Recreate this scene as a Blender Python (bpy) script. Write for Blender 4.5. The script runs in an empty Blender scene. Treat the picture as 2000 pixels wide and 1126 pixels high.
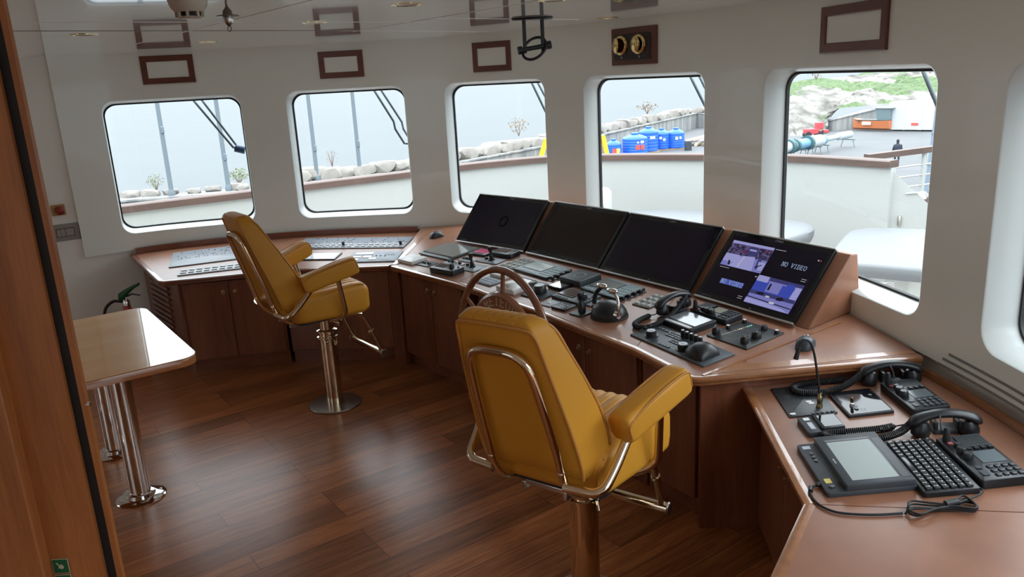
import bpy, math, random
from mathutils import Vector, Matrix
random.seed(7)
sc = bpy.context.scene
COL = sc.collection
R = math.radians
PI = math.pi

# ------------------------------------------------------------------ camera, world, exposure
cam_data = bpy.data.cameras.new('camera')
cam_data.sensor_fit = 'HORIZONTAL'
cam_data.sensor_width = 36.0
cam_data.lens = 36.0 * 1550.0 / 2000.0
cam_data.clip_start = 0.02
cam_data.clip_end = 3000
cam = bpy.data.objects.new('camera', cam_data)
COL.objects.link(cam)
# world axes of the picture's right, down and forward directions
_r = Vector((0.99854635, -0.01411039, -0.05202005))
_d = Vector((-0.05389980, -0.26140867, -0.96372212))
_f = Vector((0.0, 0.96512507, -0.26178922))
M3 = Matrix((_r, -_d, -_f)).transposed()
cam.matrix_world = Matrix.Translation((0, 0, 1.8)) @ M3.to_4x4()
sc.camera = cam

sc.view_settings.view_transform = 'Standard'
sc.view_settings.look = 'None'
sc.view_settings.exposure = 0.70
sc.cycles.diffuse_bounces = 8
sc.view_settings.gamma = 1.0
sc.view_settings.use_curve_mapping = False

world = bpy.data.worlds.new('overcast_sky')
sc.world = world
world.use_nodes = True
wn = world.node_tree.nodes
wl = world.node_tree.links
wn.clear()
w_out = wn.new('ShaderNodeOutputWorld')
w_bg = wn.new('ShaderNodeBackground')
w_tc = wn.new('ShaderNodeTexCoord')
w_sep = wn.new('ShaderNodeSeparateXYZ')
# overcast sky: about three times brighter overhead than at the horizon
w_map = wn.new('ShaderNodeMapRange')
w_map.inputs[1].default_value = 0.03
w_map.inputs[2].default_value = 0.55
w_mix = wn.new('ShaderNodeMix')
w_mix.data_type = 'RGBA'
w_mix.inputs[6].default_value = (0.53, 0.62, 0.67, 1)
w_mix.inputs[7].default_value = (3.9, 4.15, 4.45, 1)
wl.new(w_tc.outputs['Generated'], w_sep.inputs[0])
wl.new(w_sep.outputs[2], w_map.inputs[0])
wl.new(w_map.outputs[0], w_mix.inputs[0])
wl.new(w_mix.outputs[2], w_bg.inputs[0])
w_bg.inputs[1].default_value = 1.0
wl.new(w_bg.outputs[0], w_out.inputs[0])

# ------------------------------------------------------------------ materials
def lin(c):
    return tuple(((v / 255) / 12.92 if v / 255 <= 0.04045 else ((v / 255 + 0.055) / 1.055) ** 2.4) for v in c)

MATS = {}
def mat(name, col, rough=0.5, metal=0.0, coat=0.0, emit=None, estr=0.0, noise=0.0, nscale=20.0, bump=0.0, spec=0.5):
    if name in MATS:
        return MATS[name]
    m = bpy.data.materials.new(name)
    m.use_nodes = True
    nt = m.node_tree
    b = nt.nodes['Principled BSDF']
    b.inputs['Base Color'].default_value = (*col, 1)
    b.inputs['Roughness'].default_value = rough
    b.inputs['Metallic'].default_value = metal
    b.inputs['Coat Weight'].default_value = coat
    b.inputs['Coat Roughness'].default_value = 0.03
    b.inputs['Specular IOR Level'].default_value = spec
    if emit:
        b.inputs['Emission Color'].default_value = (*emit, 1)
        b.inputs['Emission Strength'].default_value = estr
    if noise or bump:
        tc = nt.nodes.new('ShaderNodeTexCoord')
        n = nt.nodes.new('ShaderNodeTexNoise')
        n.inputs['Scale'].default_value = nscale
        n.inputs['Detail'].default_value = 5
        nt.links.new(tc.outputs['Object'], n.inputs['Vector'])
        if noise:
            mx = nt.nodes.new('ShaderNodeMix')
            mx.data_type = 'RGBA'
            mx.inputs[6].default_value = (*[v * (1 - noise) for v in col], 1)
            mx.inputs[7].default_value = (*[min(1, v * (1 + noise)) for v in col], 1)
            nt.links.new(n.outputs['Fac'], mx.inputs[0])
            nt.links.new(mx.outputs[2], b.inputs['Base Color'])
        if bump:
            bp = nt.nodes.new('ShaderNodeBump')
            bp.inputs['Strength'].default_value = bump
            bp.inputs['Distance'].default_value = 0.002
            nt.links.new(n.outputs['Fac'], bp.inputs['Height'])
            nt.links.new(bp.outputs[0], b.inputs['Normal'])
    MATS[name] = m
    return m

def wood(name, c1, c2, stretch=(1, 1, 12), scale=14.0, rough=0.35, coat=0.0, rotz=0.0, coat_rough=0.05):
    if name in MATS:
        return MATS[name]
    m = bpy.data.materials.new(name)
    m.use_nodes = True
    nt = m.node_tree
    b = nt.nodes['Principled BSDF']
    tc = nt.nodes.new('ShaderNodeTexCoord')
    mp = nt.nodes.new('ShaderNodeMapping')
    mp.inputs['Rotation'].default_value = (0, 0, rotz)
    mp.inputs['Scale'].default_value = tuple(1.0 / s for s in stretch)
    n = nt.nodes.new('ShaderNodeTexNoise')
    n.inputs['Scale'].default_value = scale
    n.inputs['Detail'].default_value = 8
    n.inputs['Roughness'].default_value = 0.65
    n.inputs['Distortion'].default_value = 0.4
    n2 = nt.nodes.new('ShaderNodeTexNoise')
    n2.inputs['Scale'].default_value = scale * 9
    n2.inputs['Detail'].default_value = 3
    ad = nt.nodes.new('ShaderNodeMath')
    ad.operation = 'MULTIPLY_ADD'
    ad.inputs[1].default_value = 0.35
    rp = nt.nodes.new('ShaderNodeMapRange')
    rp.inputs[1].default_value = 0.45
    rp.inputs[2].default_value = 0.9
    mx = nt.nodes.new('ShaderNodeMix')
    mx.data_type = 'RGBA'
    mx.inputs[6].default_value = (*c1, 1)
    mx.inputs[7].default_value = (*c2, 1)
    L = nt.links.new
    L(tc.outputs['Object'], mp.inputs[0])
    L(mp.outputs[0], n.inputs['Vector'])
    L(mp.outputs[0], n2.inputs['Vector'])
    L(n2.outputs['Fac'], ad.inputs[0])
    L(n.outputs['Fac'], ad.inputs[2])
    L(ad.outputs[0], rp.inputs[0])
    L(rp.outputs[0], mx.inputs[0])
    L(mx.outputs[2], b.inputs['Base Color'])
    b.inputs['Roughness'].default_value = rough
    b.inputs['Coat Weight'].default_value = coat
    b.inputs['Coat Roughness'].default_value = coat_rough
    MATS[name] = m
    return m

SHIP = R(35.5)                      # heading of the ship in the plan
def planks(name, cols, width, length, gap, rot, rough, gapcol, grain=1.0, spec=0.5, gapw=0.004):
    m = bpy.data.materials.new(name)
    m.use_nodes = True
    nt = m.node_tree
    L = nt.links.new
    b = nt.nodes['Principled BSDF']
    tc = nt.nodes.new('ShaderNodeTexCoord')
    mp = nt.nodes.new('ShaderNodeMapping')
    mp.inputs['Rotation'].default_value = (0, 0, -rot)
    L(tc.outputs['Object'], mp.inputs[0])
    br = nt.nodes.new('ShaderNodeTexBrick')
    br.offset = 0.37
    br.offset_frequency = 3
    br.inputs['Scale'].default_value = 1.0
    br.inputs['Brick Width'].default_value = length
    br.inputs['Row Height'].default_value = width
    br.inputs['Mortar Size'].default_value = gapw / 2
    br.inputs['Mortar Smooth'].default_value = 0.1
    br.inputs['Color1'].default_value = (0, 0, 0, 1)
    br.inputs['Color2'].default_value = (1, 1, 1, 1)
    br.inputs['Mortar'].default_value = (0.5, 0.5, 0.5, 1)
    L(mp.outputs[0], br.inputs['Vector'])
    sp = nt.nodes.new('ShaderNodeMapping')
    sp.inputs['Scale'].default_value = (1.2, 16, 1)
    L(mp.outputs[0], sp.inputs[0])
    off = nt.nodes.new('ShaderNodeVectorMath')
    off.operation = 'MULTIPLY_ADD'
    off.inputs[1].default_value = (7, 9, 3)
    L(br.outputs['Color'], off.inputs[0])
    L(sp.outputs[0], off.inputs[2])
    n = nt.nodes.new('ShaderNodeTexNoise')
    n.inputs['Scale'].default_value = 2.2
    n.inputs['Detail'].default_value = 9
    n.inputs['Roughness'].default_value = 0.68
    n.inputs['Distortion'].default_value = 0.9
    L(off.outputs[0], n.inputs['Vector'])
    rp = nt.nodes.new('ShaderNodeValToRGB')
    rp.color_ramp.elements[0].position = 0.30
    rp.color_ramp.elements[0].color = (*cols[0], 1)
    rp.color_ramp.elements[1].position = 0.72
    rp.color_ramp.elements[1].color = (*cols[1], 1)
    L(n.outputs['Fac'], rp.inputs[0])
    hs = nt.nodes.new('ShaderNodeMix')
    hs.data_type = 'RGBA'
    hs.blend_type = 'MULTIPLY'
    hs.inputs[0].default_value = grain
    tone = nt.nodes.new('ShaderNodeMapRange')
    tone.inputs[3].default_value = 0.72
    tone.inputs[4].default_value = 1.35
    L(br.outputs['Color'], tone.inputs[0])
    L(rp.outputs[0], hs.inputs[6])
    L(tone.outputs[0], hs.inputs[7])
    mg = nt.nodes.new('ShaderNodeMix')
    mg.data_type = 'RGBA'
    mg.inputs[7].default_value = (*gapcol, 1)
    L(br.outputs['Fac'], mg.inputs[0])
    L(hs.outputs[2], mg.inputs[6])
    L(mg.outputs[2], b.inputs['Base Color'])
    b.inputs['Roughness'].default_value = rough
    b.inputs['Specular IOR Level'].default_value = spec
    bp = nt.nodes.new('ShaderNodeBump')
    bp.inputs['Strength'].default_value = 0.12
    bp.inputs['Distance'].default_value = 0.001
    L(n.outputs['Fac'], bp.inputs['Height'])
    L(bp.outputs[0], b.inputs['Normal'])
    MATS[name] = m
    return m

def glass_mat():
    m = bpy.data.materials.new('window_glass')
    m.use_nodes = True
    nt = m.node_tree
    nt.nodes.clear()
    o = nt.nodes.new('ShaderNodeOutputMaterial')
    t = nt.nodes.new('ShaderNodeBsdfTransparent')
    t.inputs[0].default_value = (0.93, 0.97, 0.96, 1)
    g = nt.nodes.new('ShaderNodeBsdfGlossy')
    g.inputs['Roughness'].default_value = 0.0
    lw = nt.nodes.new('ShaderNodeLayerWeight')
    lw.inputs[0].default_value = 0.5
    pw = nt.nodes.new('ShaderNodeMath')
    pw.operation = 'POWER'
    pw.inputs[1].default_value = 5.0
    f = nt.nodes.new('ShaderNodeMath')
    f.operation = 'MULTIPLY_ADD'
    f.inputs[1].default_value = 0.6
    f.inputs[2].default_value = 0.03
    nt.links.new(lw.outputs['Facing'], pw.inputs[0])
    nt.links.new(pw.outputs[0], f.inputs[0])
    mx = nt.nodes.new('ShaderNodeMixShader')
    nt.links.new(f.outputs[0], mx.inputs[0])
    nt.links.new(t.outputs[0], mx.inputs[1])
    nt.links.new(g.outputs[0], mx.inputs[2])
    nt.links.new(mx.outputs[0], o.inputs[0])
    MATS['window_glass'] = m
    return m

GLASS = glass_mat()
PAINT = mat('white_wall_paint', (0.84, 0.87, 0.81), 0.25, coat=0.4)
PAINT2 = mat('side_wall_paint', (0.86, 0.85, 0.79), 0.35, coat=0.15)
CEIL = mat('gloss_ceiling_paint', (0.87, 0.885, 0.84), 0.12, coat=1.0)
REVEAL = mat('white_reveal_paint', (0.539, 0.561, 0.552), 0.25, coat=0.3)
BLACK = mat('black_plastic', (0.012, 0.014, 0.017), 0.38)
BLACKG = mat('black_gloss', (0.008, 0.009, 0.011), 0.06, spec=0.35)
BLACKM = mat('black_panel', (0.022, 0.026, 0.031), 0.45)
RUBBER = mat('black_rubber', (0.010, 0.011, 0.013), 0.6)
DGREY = mat('dark_grey_plastic', (0.035, 0.043, 0.052), 0.42)
GREYP = mat('grey_panel', (0.20, 0.23, 0.26), 0.45)
BLUEGREY = mat('blue_grey_panel', (0.25, 0.30, 0.36), 0.5)
LPANEL = mat('pale_grey_panel', (0.42, 0.47, 0.52), 0.4)
WHITEP = mat('white_plastic', (0.75, 0.76, 0.76), 0.4)
SILVER = mat('brushed_silver', (0.62, 0.62, 0.62), 0.28, metal=1.0)
CHROME = mat('polished_steel', (0.78, 0.77, 0.74), 0.07, metal=1.0)
BRASS = mat('polished_brass', (0.72, 0.54, 0.24), 0.16, metal=1.0)
STEELD = mat('satin_steel_plate', (0.42, 0.39, 0.35), 0.3, metal=1.0)
SCREEN = mat('dark_screen_glass', (0.008, 0.007, 0.012), 0.05, coat=0.5)
LCD = mat('unlit_lcd', (0.45, 0.50, 0.48), 0.18)
LCDD = mat('dark_lcd', (0.05, 0.035, 0.03), 0.1)
TEAL = mat('teal_key_panel', (0.10, 0.17, 0.18), 0.4)
MAHOG = wood('mahogany_panel', (0.125, 0.038, 0.018), (0.245, 0.086, 0.042), (1, 1, 10), 10, rough=0.36, coat=0.15)
MAHOGD = wood('mahogany_trim', (0.14, 0.043, 0.024), (0.24, 0.082, 0.045), (10, 1, 1), 12, rough=0.25, coat=0.5)
FRAMEW = wood('mahogany_frame', (0.10, 0.026, 0.016), (0.18, 0.052, 0.030), (6, 6, 1), 14, rough=0.35, coat=0.2)
NOSE = wood('teak_nosing', (0.22, 0.085, 0.033), (0.40, 0.17, 0.070), (4, 4, 1), 16, rough=0.25, coat=0.6)
TOPV = mat('leathery_top', (0.262, 0.116, 0.066), 0.34, noise=0.30, nscale=9, bump=0.05)
TEAKD = wood('door_teak', (0.26, 0.085, 0.022), (0.46, 0.175, 0.050), (1, 1, 14), 18, rough=0.42, coat=0.1)
TABLEW = wood('table_oak', (0.82, 0.42, 0.145), (0.93, 0.56, 0.24), (12, 1, 1), 7, rough=0.25, coat=1.0, coat_rough=0.01)
TABLEW.node_tree.nodes['Principled BSDF'].inputs['Coat IOR'].default_value = 1.40
TABLEE = wood('table_edge', (0.35, 0.12, 0.035), (0.50, 0.20, 0.07), (12, 1, 1), 9, rough=0.2, coat=0.8)
LEATHER = mat('mustard_leather', (0.60, 0.282, 0.030), 0.42, noise=0.08, nscale=5, bump=0.03, spec=0.3)
PIPING = mat('mustard_piping', (0.52, 0.235, 0.045), 0.45)
CHAIRM = mat('warm_tinted_steel', (0.74, 0.63, 0.47), 0.09, metal=1.0)  # golden tinge puts the reflected warm wood into the steel colour
WHEELW = wood('wheel_wood', (0.16, 0.055, 0.026), (0.30, 0.115, 0.055), (3, 3, 3), 14, rough=0.2, coat=0.7)
FLOORW = planks('floor_planks', ((0.150, 0.046, 0.014), (0.400, 0.150, 0.055)), 0.133, 1.15, 0.002, SHIP, 0.28, (0.06, 0.022, 0.01), gapw=0.0028, spec=0.24)
DECKW = planks('teak_deck', ((0.25, 0.225, 0.21), (0.33, 0.305, 0.285)), 0.075, 3.0, 0.004, SHIP + R(8), 0.7, (0.16, 0.14, 0.13), gapw=0.008)
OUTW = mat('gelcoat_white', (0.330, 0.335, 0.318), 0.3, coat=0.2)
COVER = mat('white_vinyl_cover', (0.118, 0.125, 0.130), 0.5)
CAPW = wood('cap_rail_teak', (0.058, 0.031, 0.023), (0.092, 0.052, 0.040), (5, 5, 1), 9, rough=0.5)

# ------------------------------------------------------------------ mesh builder
class MB:
    def __init__(s, M=None):
        s.v = []
        s.f = []
        s.M = M or Matrix.Identity(4)
    def add(s, vs, fs):
        o = len(s.v)
        s.v += [tuple(s.M @ Vector(p)) for p in vs]
        s.f += [tuple(i + o for i in f) for f in fs]
        return s
    def box(s, c, d, rz=0.0, M=None):
        x, y, z = d[0] / 2, d[1] / 2, d[2] / 2
        T = Matrix.Translation(c) @ (M or Matrix.Rotation(rz, 4, 'Z'))
        vs = [T @ Vector(p) for p in ((-x, -y, -z), (x, -y, -z), (x, y, -z), (-x, y, -z), (-x, -y, z), (x, -y, z), (x, y, z), (-x, y, z))]
        return s.add(vs, [(3, 2, 1, 0), (4, 5, 6, 7), (0, 1, 5, 4), (1, 2, 6, 5), (2, 3, 7, 6), (3, 0, 4, 7)])
    def loft(s, rings, cap=True, closed=False):
        n = len(rings[0])
        vs = [p for r in rings for p in r]
        fs = []
        m = len(rings)
        for i in range(m if closed else m - 1):
            a, b = i * n, ((i + 1) % m) * n
            for k in range(n):
                fs.append((a + k, a + (k + 1) % n, b + (k + 1) % n, b + k))
        if cap and not closed:
            fs.append(tuple(range(n - 1, -1, -1)))
            fs.append(tuple((m - 1) * n + k for k in range(n)))
        return s.add(vs, fs)
    def prism(s, poly, z0, z1, top=None, bot=None):
        lo = [(p[0], p[1], bot(p) if bot else z0) for p in poly]
        hi = [(p[0], p[1], top(p) if top else z1) for p in poly]
        return s.loft([lo, hi])
    def slab(s, c, w, d, z0, z1, r=0.01, n=5, be=0.0, rz=0.0):
        # rounded rectangle slab with an optional small top bevel
        T = Matrix.Translation((c[0], c[1], 0)) @ Matrix.Rotation(rz, 4, 'Z')
        def ring(ins, z):
            return [T @ Vector((p[0], p[1], z)) for p in rrect(w - 2 * ins, d - 2 * ins, max(r - ins, 0.0005), n)]
        rs = [ring(0, z0)]
        if be:
            rs += [ring(0, z1 - be), ring(be * 0.35, z1 - be * 0.35), ring(be, z1)]
        else:
            rs += [ring(0, z1)]
        return s.loft(rs)
    def lathe(s, prof, n=24, c=(0, 0, 0), M=None, cap=True):
        T = Matrix.Translation(c) @ (M or Matrix.Identity(4))
        rings = [[T @ Vector((max(r, 1e-5) * math.cos(2 * PI * k / n), max(r, 1e-5) * math.sin(2 * PI * k / n), z)) for k in range(n)] for r, z in prof]
        return s.loft(rings, cap)
    def cyl(s, p0, p1, r0, r1=None, n=16):
        p0, p1 = Vector(p0), Vector(p1)
        q = (p1 - p0).to_track_quat('Z', 'Y').to_matrix().to_4x4()
        L = (p1 - p0).length
        return s.lathe([(r0, 0), (r0 if r1 is None else r1, L)], n, p0, q)
    def tube(s, pts, r, n=10, closed=False, flat=1.0):
        pts = [Vector(p) for p in pts]
        m = len(pts)
        rings = []
        nrm = None
        for i, p in enumerate(pts):
            if closed:
                t = (pts[(i + 1) % m] - pts[i - 1]).normalized()
            else:
                t = (pts[min(i + 1, m - 1)] - pts[max(i - 1, 0)]).normalized()
            if nrm is None:
                a = Vector((0, 0, 1)) if abs(t.z) < 0.9 else Vector((1, 0, 0))
                nrm = (a - t * a.dot(t)).normalized()
            else:
                nrm = nrm - t * nrm.dot(t)
                nrm.normalize()
            b = t.cross(nrm)
            rr = r(i / (m - 1)) if callable(r) else r
            rings.append([p + nrm * rr * flat * math.cos(2 * PI * k / n) + b * rr * math.sin(2 * PI * k / n) for k in range(n)])
        return s.loft(rings, cap=not closed, closed=closed)
    def sweep(s, prof, path, closed=False, up=Vector((0, 0, 1))):
        # profile (a, b): a = sideways to the left of the path, b = up
        pts = [Vector(p) for p in path]
        m = len(pts)
        rings = []
        for i, p in enumerate(pts):
            if closed:
                t0, t1 = (pts[i] - pts[i - 1]), (pts[(i + 1) % m] - pts[i])
            else:
                t0 = pts[i] - pts[i - 1] if i else pts[1] - pts[0]
                t1 = pts[i + 1] - pts[i] if i < m - 1 else pts[i] - pts[i - 1]
            t0.normalize(); t1.normalize()
            t = (t0 + t1).normalized()
            side = up.cross(t).normalized()
            k = 1.0 / max(0.4, side.dot(up.cross(t0).normalized()))
            rings.append([p + side * a * k + up * b for a, b in prof])
        return s.loft(rings, cap=not closed, closed=closed)
    def obj(s, name, m, parent=None, bevel=0.0, seg=2, smooth=35, sub=0, weld=False):
        me = bpy.data.meshes.new(name)
        me.from_pydata(s.v, [], s.f)
        me.validate()
        me.materials.append(m)
        import bmesh
        bm = bmesh.new()
        bm.from_mesh(me)
        if weld:
            bmesh.ops.remove_doubles(bm, verts=bm.verts, dist=1e-4)
        bmesh.ops.recalc_face_normals(bm, faces=bm.faces)
        bm.to_mesh(me)
        bm.free()
        if smooth:
            me.shade_smooth()
            me.set_sharp_from_angle(angle=R(smooth))
        o = bpy.data.objects.new(name, me)
        COL.objects.link(o)
        if parent:
            o.parent = parent
        if bevel:
            b = o.modifiers.new('bevel', 'BEVEL')
            b.width = bevel
            b.segments = seg
            b.limit_method = 'ANGLE'
            b.angle_limit = R(40)
        if sub:
            d = o.modifiers.new('sub', 'SUBSURF')
            d.levels = d.render_levels = sub
        return o

def rrect(w, d, r, n=5):
    out = []
    r = min(r, w / 2 - 1e-5, d / 2 - 1e-5)
    for cx, cy, a0 in ((w / 2 - r, d / 2 - r, 0), (-w / 2 + r, d / 2 - r, 90), (-w / 2 + r, -d / 2 + r, 180), (w / 2 - r, -d / 2 + r, 270)):
        for k in range(n + 1):
            a = R(a0 + 90 * k / n)
            out.append((cx + r * math.cos(a), cy + r * math.sin(a)))
    return out

def smooth_path(P, n=8, closed=False):
    P = [Vector(p) for p in P]
    Q = ([P[-1]] + P + [P[0], P[1]]) if closed else ([P[0] * 2 - P[1]] + P + [P[-1] * 2 - P[-2]])
    out = []
    last = len(P) if closed else len(P) - 1
    for i in range(1, last + 1):
        p0, p1, p2, p3 = Q[i - 1], Q[i], Q[i + 1], Q[i + 2]
        for k in range(n):
            t = k / n
            out.append(0.5 * ((2 * p1) + (p2 - p0) * t + (2 * p0 - 5 * p1 + 4 * p2 - p3) * t * t + (3 * p1 - p0 - 3 * p2 + p3) * t ** 3))
    if not closed:
        out.append(P[-1])
    return out

def round_path(P, r=0.05, n=6):
    # polyline with filleted corners
    P = [Vector(p) for p in P]
    out = [P[0]]
    for i in range(1, len(P) - 1):
        a, b, c = P[i - 1], P[i], P[i + 1]
        rr = min(r, (a - b).length * 0.48, (c - b).length * 0.48)
        s, e = b + (a - b).normalized() * rr, b + (c - b).normalized() * rr
        for k in range(n + 1):
            t = k / n
            out.append(s * (1 - t) ** 2 + b * 2 * t * (1 - t) + e * t * t)
    out.append(P[-1])
    return out

def tag(o, label=None, cat=None, group=None, kind=None):
    if label: o['label'] = label
    if cat: o['category'] = cat
    if group: o['group'] = group
    if kind: o['kind'] = kind
    return o

def thing(name, label, cat, loc=(0, 0, 0), rz=0.0, group=None, M=None):
    o = bpy.data.objects.new(name, None)
    o.empty_display_size = 0.05
    COL.objects.link(o)
    if M is not None:
        o.matrix_world = M
    else:
        o.location = loc
        o.rotation_euler = (0, 0, rz)
    return tag(o, label, cat, group)

def struct(o):
    o['kind'] = 'structure'
    return o

def copy_tree(o, parent=None):
    c = o.copy()
    COL.objects.link(c)
    if parent:
        c.parent = parent
        c.matrix_parent_inverse = o.matrix_parent_inverse
    for ch in list(o.children):
        copy_tree(ch, c)
    return c

# planes of the three worktops: z = a + gx*x + gy*y
PLANES = {'main': (0.67 - 0.09 * 2.28, 0.09 * 0.805, 0.09 * 0.594), 'right': (0.60 - 0.085 * 0.85, 0.085, 0.0), 'left': (0.655 - 0.05 * 4.9, 0.0, 0.05)}
def pz(pl, x, y):
    a, gx, gy = PLANES[pl]
    return a + gx * x + gy * y
def frame(pl, x, y, yaw_deg, dz=0.0):
    a, gx, gy = PLANES[pl]
    nrm = Vector((-gx, -gy, 1)).normalized()
    c, s = math.cos(R(yaw_deg)), math.sin(R(yaw_deg))
    u = Vector((c, s, gx * c + gy * s)).normalized()
    v = nrm.cross(u)
    M = Matrix((u, v, nrm)).transposed().to_4x4()
    return Matrix.Translation(Vector((x, y, pz(pl, x, y))) + nrm * dz) @ M

# ------------------------------------------------------------------ wall curve
CP = [(-3.1, 5.33), (-2.86, 5.50), (-2.6, 5.66), (-2.3, 5.76), (-1.9, 5.84), (-1.43, 5.88), (-.98, 5.86), (-.62, 5.82), (-.26, 5.72), (.04, 5.55), (.29, 5.32), (.62, 4.97), (.92, 4.58), (1.12, 4.24), (1.27, 3.90), (1.39, 3.45), (1.47, 3.0), (1.53, 2.6), (1.555, 2.2), (1.53, 1.8), (1.46, 1.3), (1.36, .8), (1.22, .3), (1.02, -.25), (.76, -.8)]
WC = [Vector((p.x, p.y)) for p in smooth_path([(a, b, 0) for a, b in CP], 12)]
WS = [0.0]
for i in range(1, len(WC)):
    WS.append(WS[-1] + (WC[i] - WC[i - 1]).length)
def wpt(s, off=0.0):
    # point on the wall curve at arc length s, moved outward (off > 0) along the wall's normal
    s = max(0.0, min(WS[-1] - 1e-6, s))
    lo, hi = 0, len(WS) - 1
    while hi - lo > 1:
        m = (lo + hi) // 2
        if WS[m] <= s: lo = m
        else: hi = m
    t = (s - WS[lo]) / (WS[hi] - WS[lo])
    p = WC[lo].lerp(WC[hi], t)
    def tan(i):
        a, b = WC[max(i - 1, 0)], WC[min(i + 1, len(WC) - 1)]
        return (b - a).normalized()
    tg = tan(lo).lerp(tan(hi), t).normalized()
    n = Vector((-tg.y, tg.x))
    return p + n * off, tg, n
def W3(s, z, off=0.0):
    p, _, _ = wpt(s, off)
    return (p.x, p.y, z)
def wall_frame(s, z, off=0.0):
    # local x along the wall to the right, y into the room, z up
    p, t, n = wpt(s, off)
    return Matrix.Translation((p.x, p.y, z)) @ Matrix(((t.x, -n.x, 0), (t.y, -n.y, 0), (0, 0, 1))).to_4x4()

ZC = 2.065
WZ0, WZ1 = 0.715, ZC + 0.01
SILL, HEAD = 0.832, 1.755
WIN = [(0.443, 1.360), (1.675, 2.535), (2.830, 3.655), (3.985, 4.945), (5.385, 6.535), (6.860, 7.880)]
LIGHT_OPENING = (8.22, 9.30)            # opening aft of the last window, out of frame, added for side light
S0, S1 = 0.178, WS[-1] - 0.01
cuts = [S0] + [(WIN[i][1] + WIN[i + 1][0]) / 2 for i in range(len(WIN) - 1)] + [LIGHT_OPENING[0]]

def hole_ring(a, b, z0, z1, r, m=12):
    # m segments per side, starting at bottom-left going along the bottom, right, top, left
    w, h = b - a, z1 - z0
    pts = []
    def side(p, q, c0, c1, a0, a1):
        # half corner arc, straight, half corner arc
        out = []
        k = 4
        for i in range(k):
            t = a0 + (45 * i / k)
            out.append((c0[0] + r * math.cos(R(t)), c0[1] + r * math.sin(R(t))))
        st = (c0[0] + r * math.cos(R(a0 + 45)), c0[1] + r * math.sin(R(a0 + 45)))
        en = (c1[0] + r * math.cos(R(a1 - 45)), c1[1] + r * math.sin(R(a1 - 45)))
        for i in range(m - 2 * k + 1):
            t = i / (m - 2 * k)
            out.append((st[0] + (en[0] - st[0]) * t, st[1] + (en[1] - st[1]) * t))
        for i in range(1, k):
            t = a1 - 45 + 45 * i / k
            out.append((c1[0] + r * math.cos(R(t)), c1[1] + r * math.sin(R(t))))
        return out
    bl, br, tr, tl = (a + r, z0 + r), (b - r, z0 + r), (b - r, z1 - r), (a + r, z1 - r)
    pts += side(None, None, bl, br, 225, 315)
    pts += side(None, None, br, tr, 315, 405)
    pts += side(None, None, tr, tl, 45, 135)
    pts += side(None, None, tl, bl, 135, 225)
    return pts
def rect_ring(a, b, z0, z1, m=12):
    P = [(a, z0), (b, z0), (b, z1), (a, z1)]
    out = []
    for i in range(4):
        p, q = P[i], P[(i + 1) % 4]
        for k in range(m):
            t = k / m
            out.append((p[0] + (q[0] - p[0]) * t, p[1] + (q[1] - p[1]) * t))
    return out

wall = MB()
for i, (a, b) in enumerate(WIN):
    h = hole_ring(a, b, SILL, HEAD, 0.085)
    o = rect_ring(cuts[i], cuts[i + 1], WZ0, WZ1)
    N = len(h)
    assert N == len(o)
    rings = []
    for k in range(5):
        t = (k / 4) ** 1.0
        rings.append([W3(h[j][0] + (o[j][0] - h[j][0]) * t, h[j][1] + (o[j][1] - h[j][1]) * t) for j in range(N)])
    wall.loft(rings, cap=False)
# beside and above the added side opening
for (a, b, z0, z1) in ((LIGHT_OPENING[0], LIGHT_OPENING[1], 1.95, WZ1), (LIGHT_OPENING[1], S1, WZ0, WZ1)):
    wall.add([p for k in range(9) for p in (W3(a + (b - a) * k / 8, z0), W3(a + (b - a) * k / 8, z1))], [(2 * k, 2 * k + 2, 2 * k + 3, 2 * k + 1) for k in range(8)])
# left end of the moulded front panel and its underside lip
struct(wall.obj('wall_front', PAINT, smooth=40, weld=True))
rim = MB()
rim.add([W3(S0, WZ0), W3(S0, WZ1), W3(S0, WZ1, 0.07), W3(S0, WZ0, 0.07)], [(0, 1, 2, 3)])
lipn = 60
lip = []
for k in range(lipn + 1):
    s = S0 + (LIGHT_OPENING[0] - S0) * k / lipn
    lip.append([W3(s, WZ0), W3(s, WZ0, 0.07)])
rim.add([p for q in lip for p in q], [(2 * k, 2 * k + 2, 2 * k + 3, 2 * k + 1) for k in range(lipn)])
struct(rim.obj('trim_31', PAINT, smooth=0))

low = MB()
n = 70
low.add([p for k in range(n + 1) for p in (W3(S0 + 0.06 + (LIGHT_OPENING[0] - S0 - 0.06) * k / n, 0.0, 0.03), W3(S0 + 0.06 + (LIGHT_OPENING[0] - S0 - 0.06) * k / n, WZ0 + 0.02, 0.03))], [(2 * k, 2 * k + 2, 2 * k + 3, 2 * k + 1) for k in range(n)])
struct(low.obj('wall_lower', PAINT2, smooth=40))

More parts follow.
